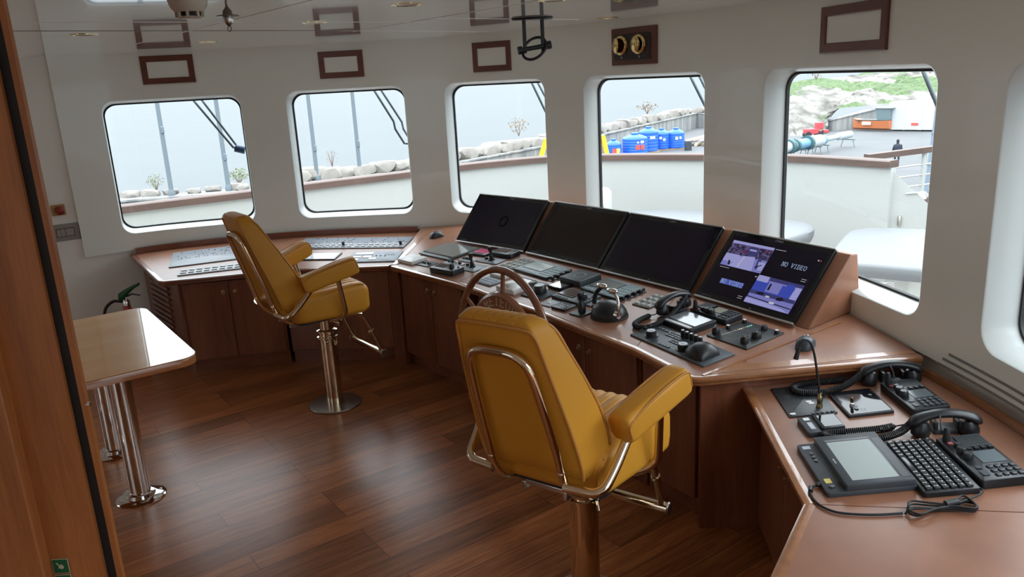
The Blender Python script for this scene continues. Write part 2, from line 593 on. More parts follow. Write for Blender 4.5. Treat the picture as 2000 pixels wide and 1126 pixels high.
for i, (a, b) in enumerate(WIN):
    nm = 'window_%d' % (i + 1)
    h0 = hole_ring(a, b, SILL, HEAD, 0.085)
    c = ((a + b) / 2, (SILL + HEAD) / 2)
    def sh(ring, d):
        # shrink a ring inwards by d
        out = []
        for s, z in ring:
            fx = 1 - 2 * d / (b - a)
            fz = 1 - 2 * d / (HEAD - SILL)
            out.append((c[0] + (s - c[0]) * fx, c[1] + (z - c[1]) * fz))
        return out
    g = MB()
    DEP = 0.125
    ring = sh(h0, 0.012)
    g.add([W3(s, z, DEP) for s, z in ring], [tuple(range(len(ring)))])
    # build the pane as strips so that it follows the wall's curve
    g = MB()
    m = 12
    bot, right, top, left = ring[0:m + 1], ring[m:2 * m + 1], ring[2 * m:3 * m + 1], ring[3 * m:] + [ring[0]]
    K = 10
    vs = []
    for r_ in range(K + 1):
        t = r_ / K
        for q in range(m + 1):
            lo_, hi_ = bot[q], top[m - q]
            vs.append(W3(lo_[0] + (hi_[0] - lo_[0]) * t, lo_[1] + (hi_[1] - lo_[1]) * t, DEP))
    fs = [(r_ * (m + 1) + q, r_ * (m + 1) + q + 1, (r_ + 1) * (m + 1) + q + 1, (r_ + 1) * (m + 1) + q) for r_ in range(K) for q in range(m)]
    # corner slivers left and right
    g.add(vs, fs)
    lp = [W3(s, z, DEP) for s, z in left]
    rp = [W3(s, z, DEP) for s, z in right]
    g.add(lp, [tuple(range(len(lp)))])
    g.add(rp, [tuple(range(len(rp)))])
    pane = struct(g.obj(nm, GLASS, smooth=60, weld=True))
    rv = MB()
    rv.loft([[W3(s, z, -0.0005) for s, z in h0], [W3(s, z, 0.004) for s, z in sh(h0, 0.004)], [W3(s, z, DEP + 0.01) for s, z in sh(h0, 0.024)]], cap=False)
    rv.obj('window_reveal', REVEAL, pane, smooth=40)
    gk = MB()
    gk.loft([[W3(s, z, DEP - 0.010) for s, z in sh(h0, 0.021)], [W3(s, z, DEP - 0.013) for s, z in sh(h0, 0.023)], [W3(s, z, DEP - 0.013) for s, z in sh(h0, 0.030)], [W3(s, z, DEP + 0.003) for s, z in sh(h0, 0.031)]], cap=False)
    gk.obj('window_gasket', RUBBER, pane, smooth=40)

# side and aft walls, floor, ceiling
AX = Vector((math.cos(SHIP), math.sin(SHIP)))
LW0 = Vector((-2.875, 5.525))
LW1 = LW0 - AX * 3.2
def wall_quad(name, p, q, z0, z1, m, th=0.04):
    d = (q - p).normalized()
    nn = Vector((-d.y, d.x)) * th
    b = MB()
    b.prism([p, q, q + nn, p + nn], z0, z1)
    return struct(b.obj(name, m, smooth=0))
def wall_openings(name, p, q, m, spans, z0=0.85, z1=1.80):
    # straight wall with unseen openings added for sky light at the given length fractions
    d = (q - p).normalized()
    nn = Vector((-d.y, d.x)) * 0.04
    b = MB()
    def seg(a, c, lo, hi):
        A, B = p + (q - p) * a, p + (q - p) * c
        b.prism([A, B, B + nn, A + nn], lo, hi)
    e = 0.0
    for a, c in spans:
        if a > e: seg(e, a, 0, ZC + 0.01)
        seg(a, c, 0, z0)
        seg(a, c, z1, ZC + 0.01)
        e = c
    seg(e, 1.0, 0, ZC + 0.01)
    return struct(b.obj(name, m, smooth=0))
AW = Vector((-3.2, -1.6))
EW, _, _ = wpt(S1, 0.0)
wall_openings('wall_left', LW1, LW0, PAINT2, [(0.08, 0.30)])  # opening out of view, added to raise the ambient light
wall_openings('wall_aft_left', AW, LW1, PAINT2, [(0.08, 0.47)])  # unseen opening added so sky light reaches the left wall
wall_openings('wall_aft', Vector((EW.x, EW.y)), AW, PAINT2, [])
outline = [wpt(S0 + 0.25 + (S1 - S0 - 0.25) * k / 80, 0.05)[0] for k in range(81)]
poly = [LW0 + Vector((-0.03, 0.05))] + outline + [Vector((EW.x, EW.y)), AW + Vector((-0.05, -0.05)), LW1 + Vector((-0.05, 0.0))]
fl = MB()
fl.prism(poly, -0.05, 0.0)
struct(fl.obj('floor', FLOORW, smooth=0))
ce = MB()
ce.prism(poly, ZC, ZC + 0.06)
struct(ce.obj('ceiling', CEIL, smooth=0))
SEAM = mat('ceiling_joint', (0.85, 0.84, 0.82), 0.3)
SEAMD = mat('ceiling_joint_dark', (0.25, 0.22, 0.20), 0.5)
seams = [((-2.45, 2.36), (-0.35, 4.16), 0), ((-2.6, 2.70), (-0.75, 4.56), 1), ((-2.03, 4.68), (-0.55, 2.71), 0), ((-0.80, 4.62), (0.35, 3.02), 0), ((-0.85, 4.48), (0.0, 5.50), 0), ((-0.32, 3.91), (0.45, 4.63), 0), ((0.55, 4.34), (1.05, 3.56), 0)]
for i, (p, q, dk) in enumerate(seams):
    p, q = Vector(p), Vector(q)
    b = MB()
    c = (p + q) / 2
    b.box((c.x, c.y, ZC - 0.0006), ((q - p).length, 0.005, 0.002), math.atan2((q - p).y, (q - p).x))
    struct(b.obj('trim_%d' % (i + 1), SEAMD if dk else SEAM, smooth=0))

# ------------------------------------------------------------------ worktops and cabinets
nvec = Vector((0.805, 0.594))
FRONT = [Vector((-0.738, 4.867)), Vector((-0.307, 4.345)), Vector((0.10, 3.760)), Vector((0.499, 3.128)), Vector((0.655, 2.800))]
WINGR = Vector((1.504, 2.739))
def inset(P, d):
    out = []
    for i, p in enumerate(P):
        t0 = (P[i] - P[i - 1]).normalized() if i else (P[1] - P[0]).normalized()
        t1 = (P[i + 1] - P[i]).normalized() if i < len(P) - 1 else t0
        t = (t0 + t1).normalized()
        nn = Vector((-t.y, t.x))
        k = 1 / max(0.5, nn.dot(Vector((-t0.y, t0.x))))
        out.append(p + nn * d * k)
    return out
# back edge of the main top runs along the wall
sA, sB = 2.585, 6.46
backp = [wpt(sB - (sB - sA) * k / 40, -0.012)[0] for k in range(41)]
corner = [Vector((0.655, 2.800)), Vector((0.668, 2.787)), Vector((0.690, 2.778)), Vector((0.713, 2.777))]
frontp = FRONT[:-1] + corner
mainpoly = frontp + [Vector((1.49, 2.735))] + backp
ztop = lambda p: pz('main', p[0], p[1])
mt = thing('helm_worktop', 'large brown angled main console worktop under the four dark monitors', 'worktop', (0.3, 3.8, 0.62))
def rel(o, P):
    return P - o.location
def place(mb, o):
    mb.M = Matrix.Translation(-o.location)
    return mb
b = place(MB(), mt)
b.prism(mainpoly, 0, 0, top=ztop, bot=lambda p: pz('main', p[0], p[1]) - 0.03)
b.obj('top_panel', TOPV, mt, smooth=0)
# nosing along the front and both ends
prof = [(0.0, -0.033), (-0.010, -0.033), (-0.014, -0.028), (-0.013, -0.022), (-0.019, -0.018), (-0.021, -0.010), (-0.019, -0.002), (-0.012, 0.0012), (0.0, 0.0018), (0.012, 0.0012), (0.012, -0.033)]
def P3(pl, pts, dz=0.0):
    return [Vector((p.x, p.y, pz(pl, p.x, p.y) + dz)) for p in pts]
b = place(MB(), mt)
b.sweep(prof, P3('main', frontp + [Vector((1.49, 2.735))]))
b.obj('front_nosing', NOSE, mt, smooth=50)
b = place(MB(), mt)
flat = [(-0.014, -0.004), (0.014, -0.004), (0.014, 0.0035), (-0.014, 0.0035)]
b.sweep(flat, P3('main', [FRONT[0] + Vector((0.005, 0.01)), Vector((-0.585, 5.655))]))
b.obj('end_strip', NOSE, mt, smooth=0)
b = place(MB(), mt)
hs = [(-0.006, -0.004), (0.006, -0.004), (0.006, 0.004), (-0.006, 0.004)]
b.sweep(hs, P3('main', [Vector((0.700, 2.787)), Vector((1.355, 3.125))]))
b.obj('wing_strip', NOSE, mt, smooth=0)
b = place(MB(), mt)
bord = [Vector(p) for p in ((0.715, 2.793), (0.80, 2.789), (1.485, 2.760), (1.478, 2.788), (1.08, 2.822), (0.93, 2.836), (0.885, 2.850), (0.872, 2.876), (0.89, 2.885))]
b.prism(bord, 0, 0, top=lambda p: pz('main', p[0], p[1]) + 0.0012, bot=lambda p: pz('main', p[0], p[1]) - 0.004)
b.obj('wing_border', NOSE, mt, smooth=0)
for q0_, q1_ in ((Vector((0.512, 3.140)), Vector((0.80, 3.70))), (Vector((-0.295, 4.362)), Vector((0.07, 4.76)))):
    b = place(MB(), mt)
    b.sweep([(-0.0012, -0.002), (0.0012, -0.002), (0.0012, 0.0005), (-0.0012, 0.0005)], P3('main', [q0_, q1_]))
    b.obj('top_seam', mat('dark_joint', (0.05, 0.02, 0.012), 0.9, spec=0.1), mt, smooth=0)
b = place(MB(), mt)
b.sweep(hs, P3('main', [Vector((-0.715, 4.885)), Vector((-0.40, 5.235))]))
b.obj('wing_strip', NOSE, mt, smooth=0)

def door_panel(parent, a, bb, z0, z1, off, hinge='R', handle=True, th=0.018):
    # a door between plan points a and bb (left to right), standing off the body by off towards the viewer
    t = (bb - a).normalized()
    nn = Vector((t.y, -t.x))
    c = (a + bb) / 2 + nn * (off + th / 2)
    d = MB(Matrix.Translation(-parent.location))
    d.box((c.x, c.y, (z0 + z1) / 2), ((bb - a).length, th, z1 - z0), math.atan2(t.y, t.x))
    o = d.obj('door', MAHOG, parent, bevel=0.003)
    if handle:
        e = bb - t * 0.035 if hinge == 'L' else a + t * 0.035
        e = e + nn * (off + th)
        T = Matrix.Translation(Vector((e.x, e.y, z1 - 0.075)) - parent.location) @ Matrix(((t.x, nn.x, 0), (t.y, nn.y, 0), (0, 0, 1))).to_4x4()
        k = MB(T)
        k.M = T @ Matrix.Rotation(R(-90), 4, 'X')
        k.slab((0, 0), 0.024, 0.034, 0, 0.006, 0.010, be=0.002)
        k.slab((0, 0.002), 0.012, 0.018, 0.006, 0.016, 0.005, be=0.002)
        k.obj('handle', mat('aged_bronze', (0.40, 0.27, 0.15), 0.35, metal=1.0), o, smooth=40)
    return o

def cabinet(label, a, bb, depth, ztop_, splits, toe=0.085, toein=0.03, grp='veneered cabinets under the consoles', name='base_cabinet', handles=None, zdoor=None):
    # box with a plan edge a -> bb at the front; splits = fractions of the width where doors meet
    t = (bb - a).normalized()
    nn = Vector((-t.y, t.x))
    c = (a + bb) / 2
    o = thing(name, label, 'cabinet', (c.x, c.y, 0), group=grp)
    body = place(MB(), o)
    body.prism([a, bb, bb + nn * depth, a + nn * depth], toe, 0, top=ztop_)
    body.obj('body', MAHOG, o, smooth=0)
    k = place(MB(), o)
    k.prism([a + nn * toein, bb + nn * toein, bb + nn * (depth - 0.01), a + nn * (depth - 0.01)], 0.0, toe)
    k.obj('plinth', MAHOGD, o, smooth=0)
    zt = min(ztop_(a), ztop_(bb)) - 0.012
    L = (bb - a).length
    fr = [0.012 / L] + splits + [1 - 0.012 / L]
    for i in range(len(fr) - 1):
        g = 0.002 / L
        p, q = a + (bb - a) * (fr[i] + g), a + (bb - a) * (fr[i + 1] - g)
        hd = 'L' if i % 2 == 0 else 'R'
        door_panel(o, p, q, toe + 0.012, zt, 0.0, hd, handles is None or handles[i])
    return o

zunder = lambda p: pz('main', p[0], p[1]) - 0.034
IN = inset(FRONT, 0.045)
cabinet('mahogany cabinet with two doors left of the steering wheel', IN[0] + (IN[0] - IN[1]).normalized() * -0.02, IN[1], 0.30, zunder, [0.52])
p1, p2 = inset(FRONT, 0.13)[1:3]
cabinet('recessed mahogany cabinet behind the steering wheel', p1 + (p2 - p1) * 0.03, p2 - (p2 - p1) * 0.03, 0.30, zunder, [], handles=[False])
p1, p2 = IN[2], IN[3]
cabinet('mahogany cabinet with two doors hidden partly by the nearer chair back', p1, p2 - (p2 - p1) * 0.02, 0.30, zunder, [0.5])
cabinet('narrow mahogany end cabinet at the right corner of the main console', IN[3], IN[4] + Vector((0.02, 0.05)), 0.24, zunder, [], handles=[False])
# upright end panel under the right wing
e0, e1 = Vector((0.70, 2.812)), Vector((1.46, 2.772))
o = thing('end_panel', 'upright teak end panel below the right wing of the main worktop', 'panel', (1.08, 2.79, 0))
b = place(MB(), o)
b.prism([e0, e1, e1 + Vector((0, 0.03)), e0 + Vector((0, 0.03))], 0.0, 0, top=zunder)
b.obj('panel', MAHOG, o, smooth=0)

o = thing('corner_post', 'mahogany corner post where the left console meets the main console', 'post', (-0.71, 4.91, 0))
b = place(MB(), o)
b.prism([Vector((-0.80, 4.975)), Vector((-0.716, 4.868)), Vector((-0.66, 4.92)), Vector((-0.70, 5.06)), Vector((-0.80, 5.06))], 0.0, 0.632)
b.obj('post', MAHOG, o, smooth=0, bevel=0.004)

# left worktop
LF = [Vector((-2.190, 4.862)), Vector((-1.50, 4.975)), Vector((-0.775, 4.935))]
LB = [wpt(2.60 - (2.60 - 0.47) * k / 30, -0.012)[0] for k in range(31)]
lt = thing('left_worktop', 'brown angled worktop carrying grey switch panels by the far left windows', 'worktop', (-1.5, 5.3, 0.60))
b = place(MB(), lt)
lpoly = [Vector((-2.215, 4.885))] + LF[0:] + [Vector((-0.72, 5.0)), Vector((-0.60, 5.66))] + LB + [Vector((-2.69, 5.575))]
b.prism(lpoly, 0, 0, top=lambda p: pz('left', p[0], p[1]), bot=lambda p: pz('left', p[0], p[1]) - 0.03)
b.obj('top_panel', TOPV, lt, smooth=0)
b = place(MB(), lt)
b.sweep(prof, P3('left', [Vector((-2.69, 5.575)), Vector((-2.222, 4.893)), Vector((-2.205, 4.874)), Vector((-2.180, 4.866)), LF[1], LF[2] + Vector((0.0, 0.0))]))
b.obj('front_nosing', MAHOGD, lt, smooth=50)
b = place(MB(), lt)
b.sweep([(-0.012, 0), (0.012, 0), (0.012, 0.042), (-0.012, 0.042)], P3('left', [wpt(0.50 + (2.56 - 0.50) * k / 30, -0.026)[0] for k in range(31)]))
b.obj('back_upstand', MAHOGD, lt, smooth=0)
zl = lambda p: pz('left', p[0], p[1]) - 0.034
LI = inset(LF, 0.05)
cabinet('mahogany cabinet with two doors behind the far chair, at the left end', LI[0] + Vector((0.09, 0.015)), LI[1], 0.45, zl, [0.47])
cabinet('mahogany cabinet with two doors in the corner right of the far chair', LI[1] + Vector((0.02, 0)), LI[2] + Vector((-0.01, 0.0)), 0.45, zl, [0.36], handles=[False, True])
# louvred end of the left console
o = thing('louvred_end_panel', 'mahogany end panel with angled louvre slats at the left console end', 'panel', (-2.4, 5.2, 0))
a0, a1 = Vector((-2.60, 5.50)), Vector((-2.13, 4.925))
t = (a1 - a0).normalized()
nn = Vector((t.y, -t.x))
b = place(MB(), o)
b.prism([a0, a1, a1 - nn * 0.03, a0 - nn * 0.03], 0, 0, top=zl)
b.obj('panel', MAHOG, o, smooth=0)
for k in range(9):
    s = place(MB(), o)
    c = (a0 + a1) / 2 - t * 0.03 + nn * 0.008
    s.box((c.x, c.y, 0.24 + k * 0.038), (0.40, 0.018, 0.020), math.atan2(t.y, t.x))
    s.obj('louvre_slat', MAHOGD, o, bevel=0.004)

# right worktop (two angled tops) with nosing and a back trim
RF = [Vector((0.872, 2.752)), Vector((0.803, 1.972)), Vector((0.602, 1.660)), Vector((0.30, 1.20))]
zr = lambda p: pz('right', p[0], p[1])
SEAME = Vector((1.535, 1.73))
rt = thing('right_worktop', 'brown leathery worktop holding the radios and keyboard at right', 'worktop', (1.2, 2.3, 0.55))
b = place(MB(), rt)
rb = [wpt(6.52 + (7.62 - 6.52) * k / 16, -0.012)[0] for k in range(17)]
b.prism([RF[1], SEAME] + rb[::-1] + [Vector((1.45, 2.765)), Vector((0.874, 2.80))], 0, 0, top=zr, bot=lambda p: zr(p) - 0.03)
b.obj('top_panel', TOPV, rt, smooth=0)
b = place(MB(), rt)
b.sweep(prof, P3('right', [Vector((0.874, 2.80)), RF[0], RF[1]]))
b.obj('front_nosing', NOSE, rt, smooth=50)
b = place(MB(), rt)
b.sweep([(-0.010, 0), (0.010, 0), (0.010, 0.022), (-0.010, 0.022)], P3('right', [wpt(6.53 + (7.60 - 6.53) * k / 20, -0.022)[0] for k in range(21)]))
b.obj('back_trim', NOSE, rt, smooth=0)
rt2 = thing('chart_worktop', 'bare brown worktop in the bottom right foreground, nothing on it', 'worktop', (1.1, 1.4, 0.55))
b = place(MB(), rt2)
rb2 = [wpt(7.64 + (8.6 - 7.64) * k / 16, -0.012)[0] for k in range(17)]
b.prism([RF[1] + Vector((0.001, -0.004)), RF[2], RF[3], Vector((1.0, 0.75))] + rb2[::-1] + [SEAME + Vector((0, -0.004))], 0, 0, top=zr, bot=lambda p: zr(p) - 0.03)
b.obj('top_panel', TOPV, rt2, smooth=0)
b = place(MB(), rt2)
b.sweep(prof, P3('right', [RF[1] + Vector((-0.001, -0.003)), RF[2], RF[3]]))
b.obj('front_nosing', NOSE, rt2, smooth=50)
zru = lambda p: zr(p) - 0.034
q0, q1 = Vector((0.930, 2.755)), Vector((0.848, 1.965))
cabinet('dark mahogany cabinet with two doors under the radio worktop', q0, q1, 0.45, zru, [0.5], toe=0.05)
q0, q1 = Vector((0.842, 1.945)), Vector((0.345, 1.185))
cabinet('dark mahogany cabinet under the bare worktop in the right foreground', q0, q1, 0.45, zru, [0.5], toe=0.05)

# ------------------------------------------------------------------ monitors and their hood
TILT = R(41.2)
SH = 0.372
SCR = [((-0.354, 5.232), (0.090, 4.771)), ((0.104, 4.741), (0.482, 4.218)), ((0.485, 4.212), (0.856, 3.676)), ((0.876, 3.641), (1.165, 3.127))]
SCR = [(Vector(a), Vector(c)) for a, c in SCR]
hood = thing('monitor_hood', 'brown veneered angled housing that carries the four console monitors', 'housing', (0.5, 4.2, 0.72))
hp = []
def section(p, nrm, ext=0.0):
    z0 = pz('main', p.x, p.y)
    up = Vector((nrm.x * math.sin(TILT), nrm.y * math.sin(TILT), math.cos(TILT)))
    f0 = Vector((p.x, p.y, z0 + 0.001)) - Vector((nrm.x, nrm.y, 0)) * 0.012
    f1 = f0 + up * 0.006
    f2 = Vector((p.x, p.y, z0)) + up * (SH + 0.004) - Vector((nrm.x, nrm.y, 0)) * 0.0
    nb = Vector((nrm.x, nrm.y, 0))
    f3 = f2 + nb * 0.055 - Vector((0, 0, 0.004))
    pb = p + nrm * 0.34
    f4 = Vector((pb.x, pb.y, pz('main', pb.x, pb.y) + 0.001))
    return [f0 + nb * 0.03, f2 + nb * 0.012, f3, f4]
secs = []
ns = []
for a, c in SCR:
    u = (c - a).normalized()
    ns.append(Vector((-u.y, u.x)))
u4 = (SCR[3][1] - SCR[3][0]).normalized()
u1 = (SCR[0][1] - SCR[0][0]).normalized()
stations = [(SCR[0][0] - u1 * 0.018, ns[0]), (SCR[0][0], ns[0]), ((SCR[0][1] + SCR[1][0]) / 2, (ns[0] + ns[1]).normalized()), ((SCR[1][1] + SCR[2][0]) / 2, ns[1]), ((SCR[2][1] + SCR[3][0]) / 2, (ns[2] + ns[3]).normalized()), (SCR[3][1], ns[3]), (SCR[3][1] + u4 * 0.055, ns[3])]
b = place(MB(), hood)
b.loft([section(p, q) for p, q in stations])
b.obj('housing_body', TOPV, hood, smooth=0, bevel=0.006)

def glyphs(mb, text, h, w=None, wt=0.13, gap=0.25, center=True, serif=True, place_fn=None):
    # slab-serif capitals made of straight strokes, in the XY plane
    w = w or h * 0.72
    t = wt * h
    G = {'N': [((.12, 0), (.12, 1)), ((.88, 0), (.88, 1)), ((.12, 1), (.88, 0))], 'V': [((.05, 1), (.5, 0)), ((.5, 0), (.95, 1))], 'I': [((.5, 0), (.5, 1))],
         'D': [((.15, 0), (.15, 1)), ((.15, 1), (.6, 1)), ((.6, 1), (.9, .7)), ((.9, .7), (.9, .3)), ((.9, .3), (.6, 0)), ((.6, 0), (.15, 0))],
         'E': [((.15, 0), (.15, 1)), ((.15, 1), (.9, 1)), ((.15, .5), (.7, .5)), ((.15, 0), (.9, 0))],
         'O': [((.3, 0), (.7, 0)), ((.7, 0), (.95, .3)), ((.95, .3), (.95, .7)), ((.95, .7), (.7, 1)), ((.7, 1), (.3, 1)), ((.3, 1), (.05, .7)), ((.05, .7), (.05, .3)), ((.05, .3), (.3, 0))],
         'M': [((.05, 0), (.12, 1)), ((.95, 0), (.88, 1)), ((.12, 1), (.5, .2)), ((.5, .2), (.88, 1))], 'T': [((.5, 0), (.5, 1)), ((.05, 1), (.95, 1))],
         'R': [((.15, 0), (.15, 1)), ((.15, 1), (.75, 1)), ((.75, 1), (.88, .78)), ((.88, .78), (.75, .5)), ((.75, .5), (.15, .5)), ((.5, .5), (.92, 0))],
         'S': [((.9, .85), (.6, 1)), ((.6, 1), (.2, .9)), ((.2, .9), (.2, .6)), ((.2, .6), (.8, .4)), ((.8, .4), (.85, .1)), ((.85, .1), (.4, 0)), ((.4, 0), (.1, .15))],
         'A': [((.05, 0), (.5, 1)), ((.5, 1), (.95, 0)), ((.25, .35), (.75, .35))], ' ': []}
    SF = {'N': [(.12, 0), (.12, 1), (.88, 1)], 'V': [(.05, 1), (.95, 1)], 'I': [(.5, 0), (.5, 1)], 'D': [(.15, 0), (.15, 1)], 'E': [(.15, 0), (.15, 1)], 'M': [(.05, 0), (.95, 0), (.12, 1), (.88, 1)], 'T': [(.5, 0)], 'R': [(.15, 0), (.15, 1), (.92, 0)]}
    adv = w * (1 + gap)
    tot = len(text) * adv - w * gap
    x0 = -tot / 2 if center else 0
    for i, ch in enumerate(text):
        st = list(G[ch])
        if serif:
            for (x, y) in SF.get(ch, []):
                st.append(((x - .18, y), (x + .18, y)))
        for (p, q) in st:
            p = Vector((p[0] * w, (p[1] - .5) * h, 0)); q = Vector((q[0] * w, (q[1] - .5) * h, 0))
            d = (q - p).normalized(); nn_ = Vector((-d.y, d.x, 0)) * t / 2
            p2_, q2_ = p - d * t * .45, q + d * t * .45
            quad = [p2_ - nn_, q2_ - nn_, q2_ + nn_, p2_ + nn_]
            quad = [v + Vector((x0 + i * adv, 0, 0)) for v in quad]
            if place_fn:
                quad = [place_fn(v) for v in quad]
            mb.add(quad, [(0, 1, 2, 3)])
    return mb

LOGO = mat('logo_grey', (0.30, 0.30, 0.32), 0.5)
ICON = mat('bezel_icon_grey', (0.16, 0.16, 0.17), 0.5)
FEED1 = None
mon_labels = ['dark blank monitor at the left end of the row, round mark on its screen', 'blank brown-tinted monitor, second from the left in the hood', 'blank dark monitor left of the one showing camera pictures', 'monitor showing two blue camera pictures and two no video signs']
MON = []
for i, (a, c) in enumerate(SCR):
    u = (c - a).normalized()
    nn = ns[i]
    w = (c - a).length
    z0 = (pz('main', a.x, a.y) + pz('main', c.x, c.y)) / 2 + 0.006
    U = Vector((u.x, u.y, 0)); UP = Vector((nn.x * math.sin(TILT), nn.y * math.sin(TILT), math.cos(TILT)))
    NO = U.cross(UP)
    mid = (a + c) / 2
    T = Matrix((U, UP, NO)).transposed().to_4x4()
    T = Matrix.Translation(Vector((mid.x, mid.y, z0)) + NO * 0.010 + UP * 0.0) @ T
    m = thing('console_monitor', mon_labels[i], 'monitor', group='console monitors', M=T)
    MON.append((m, w))
    b = MB()
    b.box((0, SH / 2, -0.005), (w - 0.004, SH, 0.018))
    b.obj('bezel', BLACKG, m, bevel=0.0015)
    b = MB()
    b.box((0, SH / 2 + 0.004, 0.0048), (w - 0.055, SH - 0.062, 0.0012))
    tint = (0.017, 0.009, 0.008) if i == 1 else (0.014, 0.010, 0.021)
    b.obj('screen', mat('screen_tint_%d' % (i == 1), tint, 0.10, spec=0.18), m)
    for yy, hh in ((0.0005, 0.009), (SH - 0.001, 0.007)):
        b = MB()
        b.box((0, yy, -0.004), (w - 0.002, hh, 0.022))
        b.obj('silver_edge', SILVER, m, bevel=0.001)
    b = MB(Matrix.Translation((0, SH - 0.014, 0.0046)))
    glyphs(b, 'SIMRAD', 0.0085, 0.0062, serif=False, wt=0.2)
    b.obj('logo', LOGO, m, smooth=0)
    b = MB()
    for k in range(5):
        b.box((-w / 2 + 0.045 + k * 0.013, 0.016, 0.0045), (0.006, 0.003 if k else 0.004, 0.0006))
    b.obj('bezel_marks', ICON, m, smooth=0)
    b = MB()
    b.lathe([(0.004, 0), (0.004, 0.001)], 12, (0.05, 0.013, 0.0043))
    b.obj('power_button', ICON, m)
    if i == 0:
        b = MB()
        b.M = Matrix.Translation((0.03, SH * 0.50, 0.0056))
        ring = [(0.030 * math.cos(2 * PI * k / 32), 0.036 * math.sin(2 * PI * k / 32), 0) for k in range(32)]
        b.tube(ring, 0.0035, 6, closed=True, flat=0.1)
        b.obj('round_mark', mat('screen_mark', (0.001, 0.001, 0.002), 0.9, spec=0.0), m)

# the live screen: two camera pictures and two NO VIDEO tiles
m4, w4 = MON[3]
EM = {}
def emat(name, col, s=1.0):
    return mat('lit_' + name, (0, 0, 0), 0.3, emit=col, estr=s * 0.50, spec=0.2)
def feed_mat(name, c1, c2, scale):
    m = bpy.data.materials.new(name)
    m.use_nodes = True
    nt = m.node_tree
    bs = nt.nodes['Principled BSDF']
    bs.inputs['Base Color'].default_value = (0, 0, 0, 1)
    bs.inputs['Roughness'].default_value = 0.15
    tc = nt.nodes.new('ShaderNodeTexCoord')
    nz = nt.nodes.new('ShaderNodeTexNoise')
    nz.inputs['Scale'].default_value = scale
    nz.inputs['Detail'].default_value = 6
    rp = nt.nodes.new('ShaderNodeValToRGB')
    rp.color_ramp.elements[0].position = 0.42
    rp.color_ramp.elements[0].color = (*c1, 1)
    rp.color_ramp.elements[1].position = 0.58
    rp.color_ramp.elements[1].color = (*c2, 1)
    nt.links.new(tc.outputs['Object'], nz.inputs['Vector'])
    nt.links.new(nz.outputs['Fac'], rp.inputs[0])
    nt.links.new(rp.outputs[0], bs.inputs['Emission Color'])
    bs.inputs['Emission Strength'].default_value = 0.5
    return m
SWc, SHc = 0.40, 0.265
def tile(px, py):
    # picture coordinates: 0..1 across the active area
    return (-0.2655 + px * 0.53, 0.030 + py * 0.296)
def poly_on(mb, pts, z):
    mb.add([(*tile(*p), z) for p in pts], [tuple(range(len(pts)))])
ZS = 0.0058
LAV = emat('lavender', (0.20, 0.20, 0.52), 1.0)
LAVL = emat('pale_lavender', (0.34, 0.34, 0.66), 1.0)
INDI = emat('indigo', (0.045, 0.045, 0.16), 1.0)
BLU = emat('blue', (0.045, 0.07, 0.42), 1.0)
DRK = emat('dark', (0.010, 0.008, 0.022), 1.0)
REDL = emat('dull_red', (0.16, 0.02, 0.05), 1.0)
WHT = emat('white', (0.55, 0.56, 0.62), 1.0)
BUSY = feed_mat('lit_busy_trees', (0.012, 0.010, 0.03), (0.13, 0.10, 0.25), 90)
def feed(name, items):
    base = None
    for k, (pts, mt_) in enumerate(items):
        b = MB()
        poly_on(b, pts, ZS + 0.00025 * k)
        o = b.obj(name if k == 0 else name + '_detail', mt_, m4 if k == 0 else base, smooth=0)
        if k == 0:
            base = o
    return base
feed('camera_picture', [([(0.03, .52), (.50, .52), (.50, .98), (.03, .98)], LAV), ([(.03, .72), (.50, .74), (.50, .93), (.03, .93)], BUSY), ([(.03, .93), (.50, .94), (.50, .98), (.03, .98)], LAVL),
      ([(.03, .60), (.03, .74), (.2, .74), (.22, .60)], LAVL), ([(.22, .74), (.36, .76), (.40, .52), (.12, .52)], LAVL), ([(.24, .90), (.36, .90), (.36, .77), (.24, .77)], INDI), ([(.26, .88), (.34, .88), (.34, .85), (.26, .85)], LAVL), ([(.40, .74), (.43, .80), (.46, .6), (.42, .56)], INDI), ([(.42, .70), (.5, .70), (.5, .56), (.45, .56)], LAVL), ([(.10, .62), (.12, .62), (.14, .54), (.115, .54)], DRK), ([(.245, .74), (.252, .74), (.235, .53), (.225, .53)], WHT), ([(.2, .80), (.23, .86), (.24, .78)], REDL), ([(.43, .90), (.46, .93), (.47, .86)], REDL), ([(.41, .60), (.47, .66), (.475, .645), (.415, .585)], DRK)])
feed('camera_picture', [([(.50, .02), (.97, .02), (.97, .50), (.50, .50)], LAV), ([(.50, .24), (.97, .24), (.97, .42), (.50, .42)], BLU), ([(.50, .40), (.62, .40), (.62, .50), (.50, .50)], LAVL), ([(.62, .44), (.97, .44), (.97, .50), (.62, .50)], INDI), ([(.64, .42), (.78, .42), (.78, .26), (.64, .26)], LAV), ([(.655, .40), (.675, .40), (.675, .29), (.655, .29)], DRK), ([(.82, .46), (.90, .46), (.90, .24), (.80, .24)], BLU), ([(.91, .44), (.97, .44), (.97, .24), (.90, .24)], LAVL), ([(.50, .18), (.97, .18), (.97, .24), (.50, .24)], INDI),
      ([(.57, .22), (.63, .24), (.66, .22), (.64, .19), (.58, .19)], DRK), ([(.79, .21), (.84, .23), (.87, .20), (.84, .17), (.79, .17)], DRK), ([(.50, .13), (.97, .10), (.97, .085), (.50, .115)], DRK), ([(.50, .10), (.7, .09), (.9, .06), (.97, .02), (.5, .02)], LAVL), ([(.74, .12), (.79, .13), (.80, .10), (.75, .09)], WHT), ([(.68, .20), (.72, .20), (.72, .175), (.68, .175)], WHT)])
TXT = emat('text', (0.32, 0.42, 0.62), 1.0)
TXTD = emat('text_band', (0.07, 0.10, 0.42), 1.0)
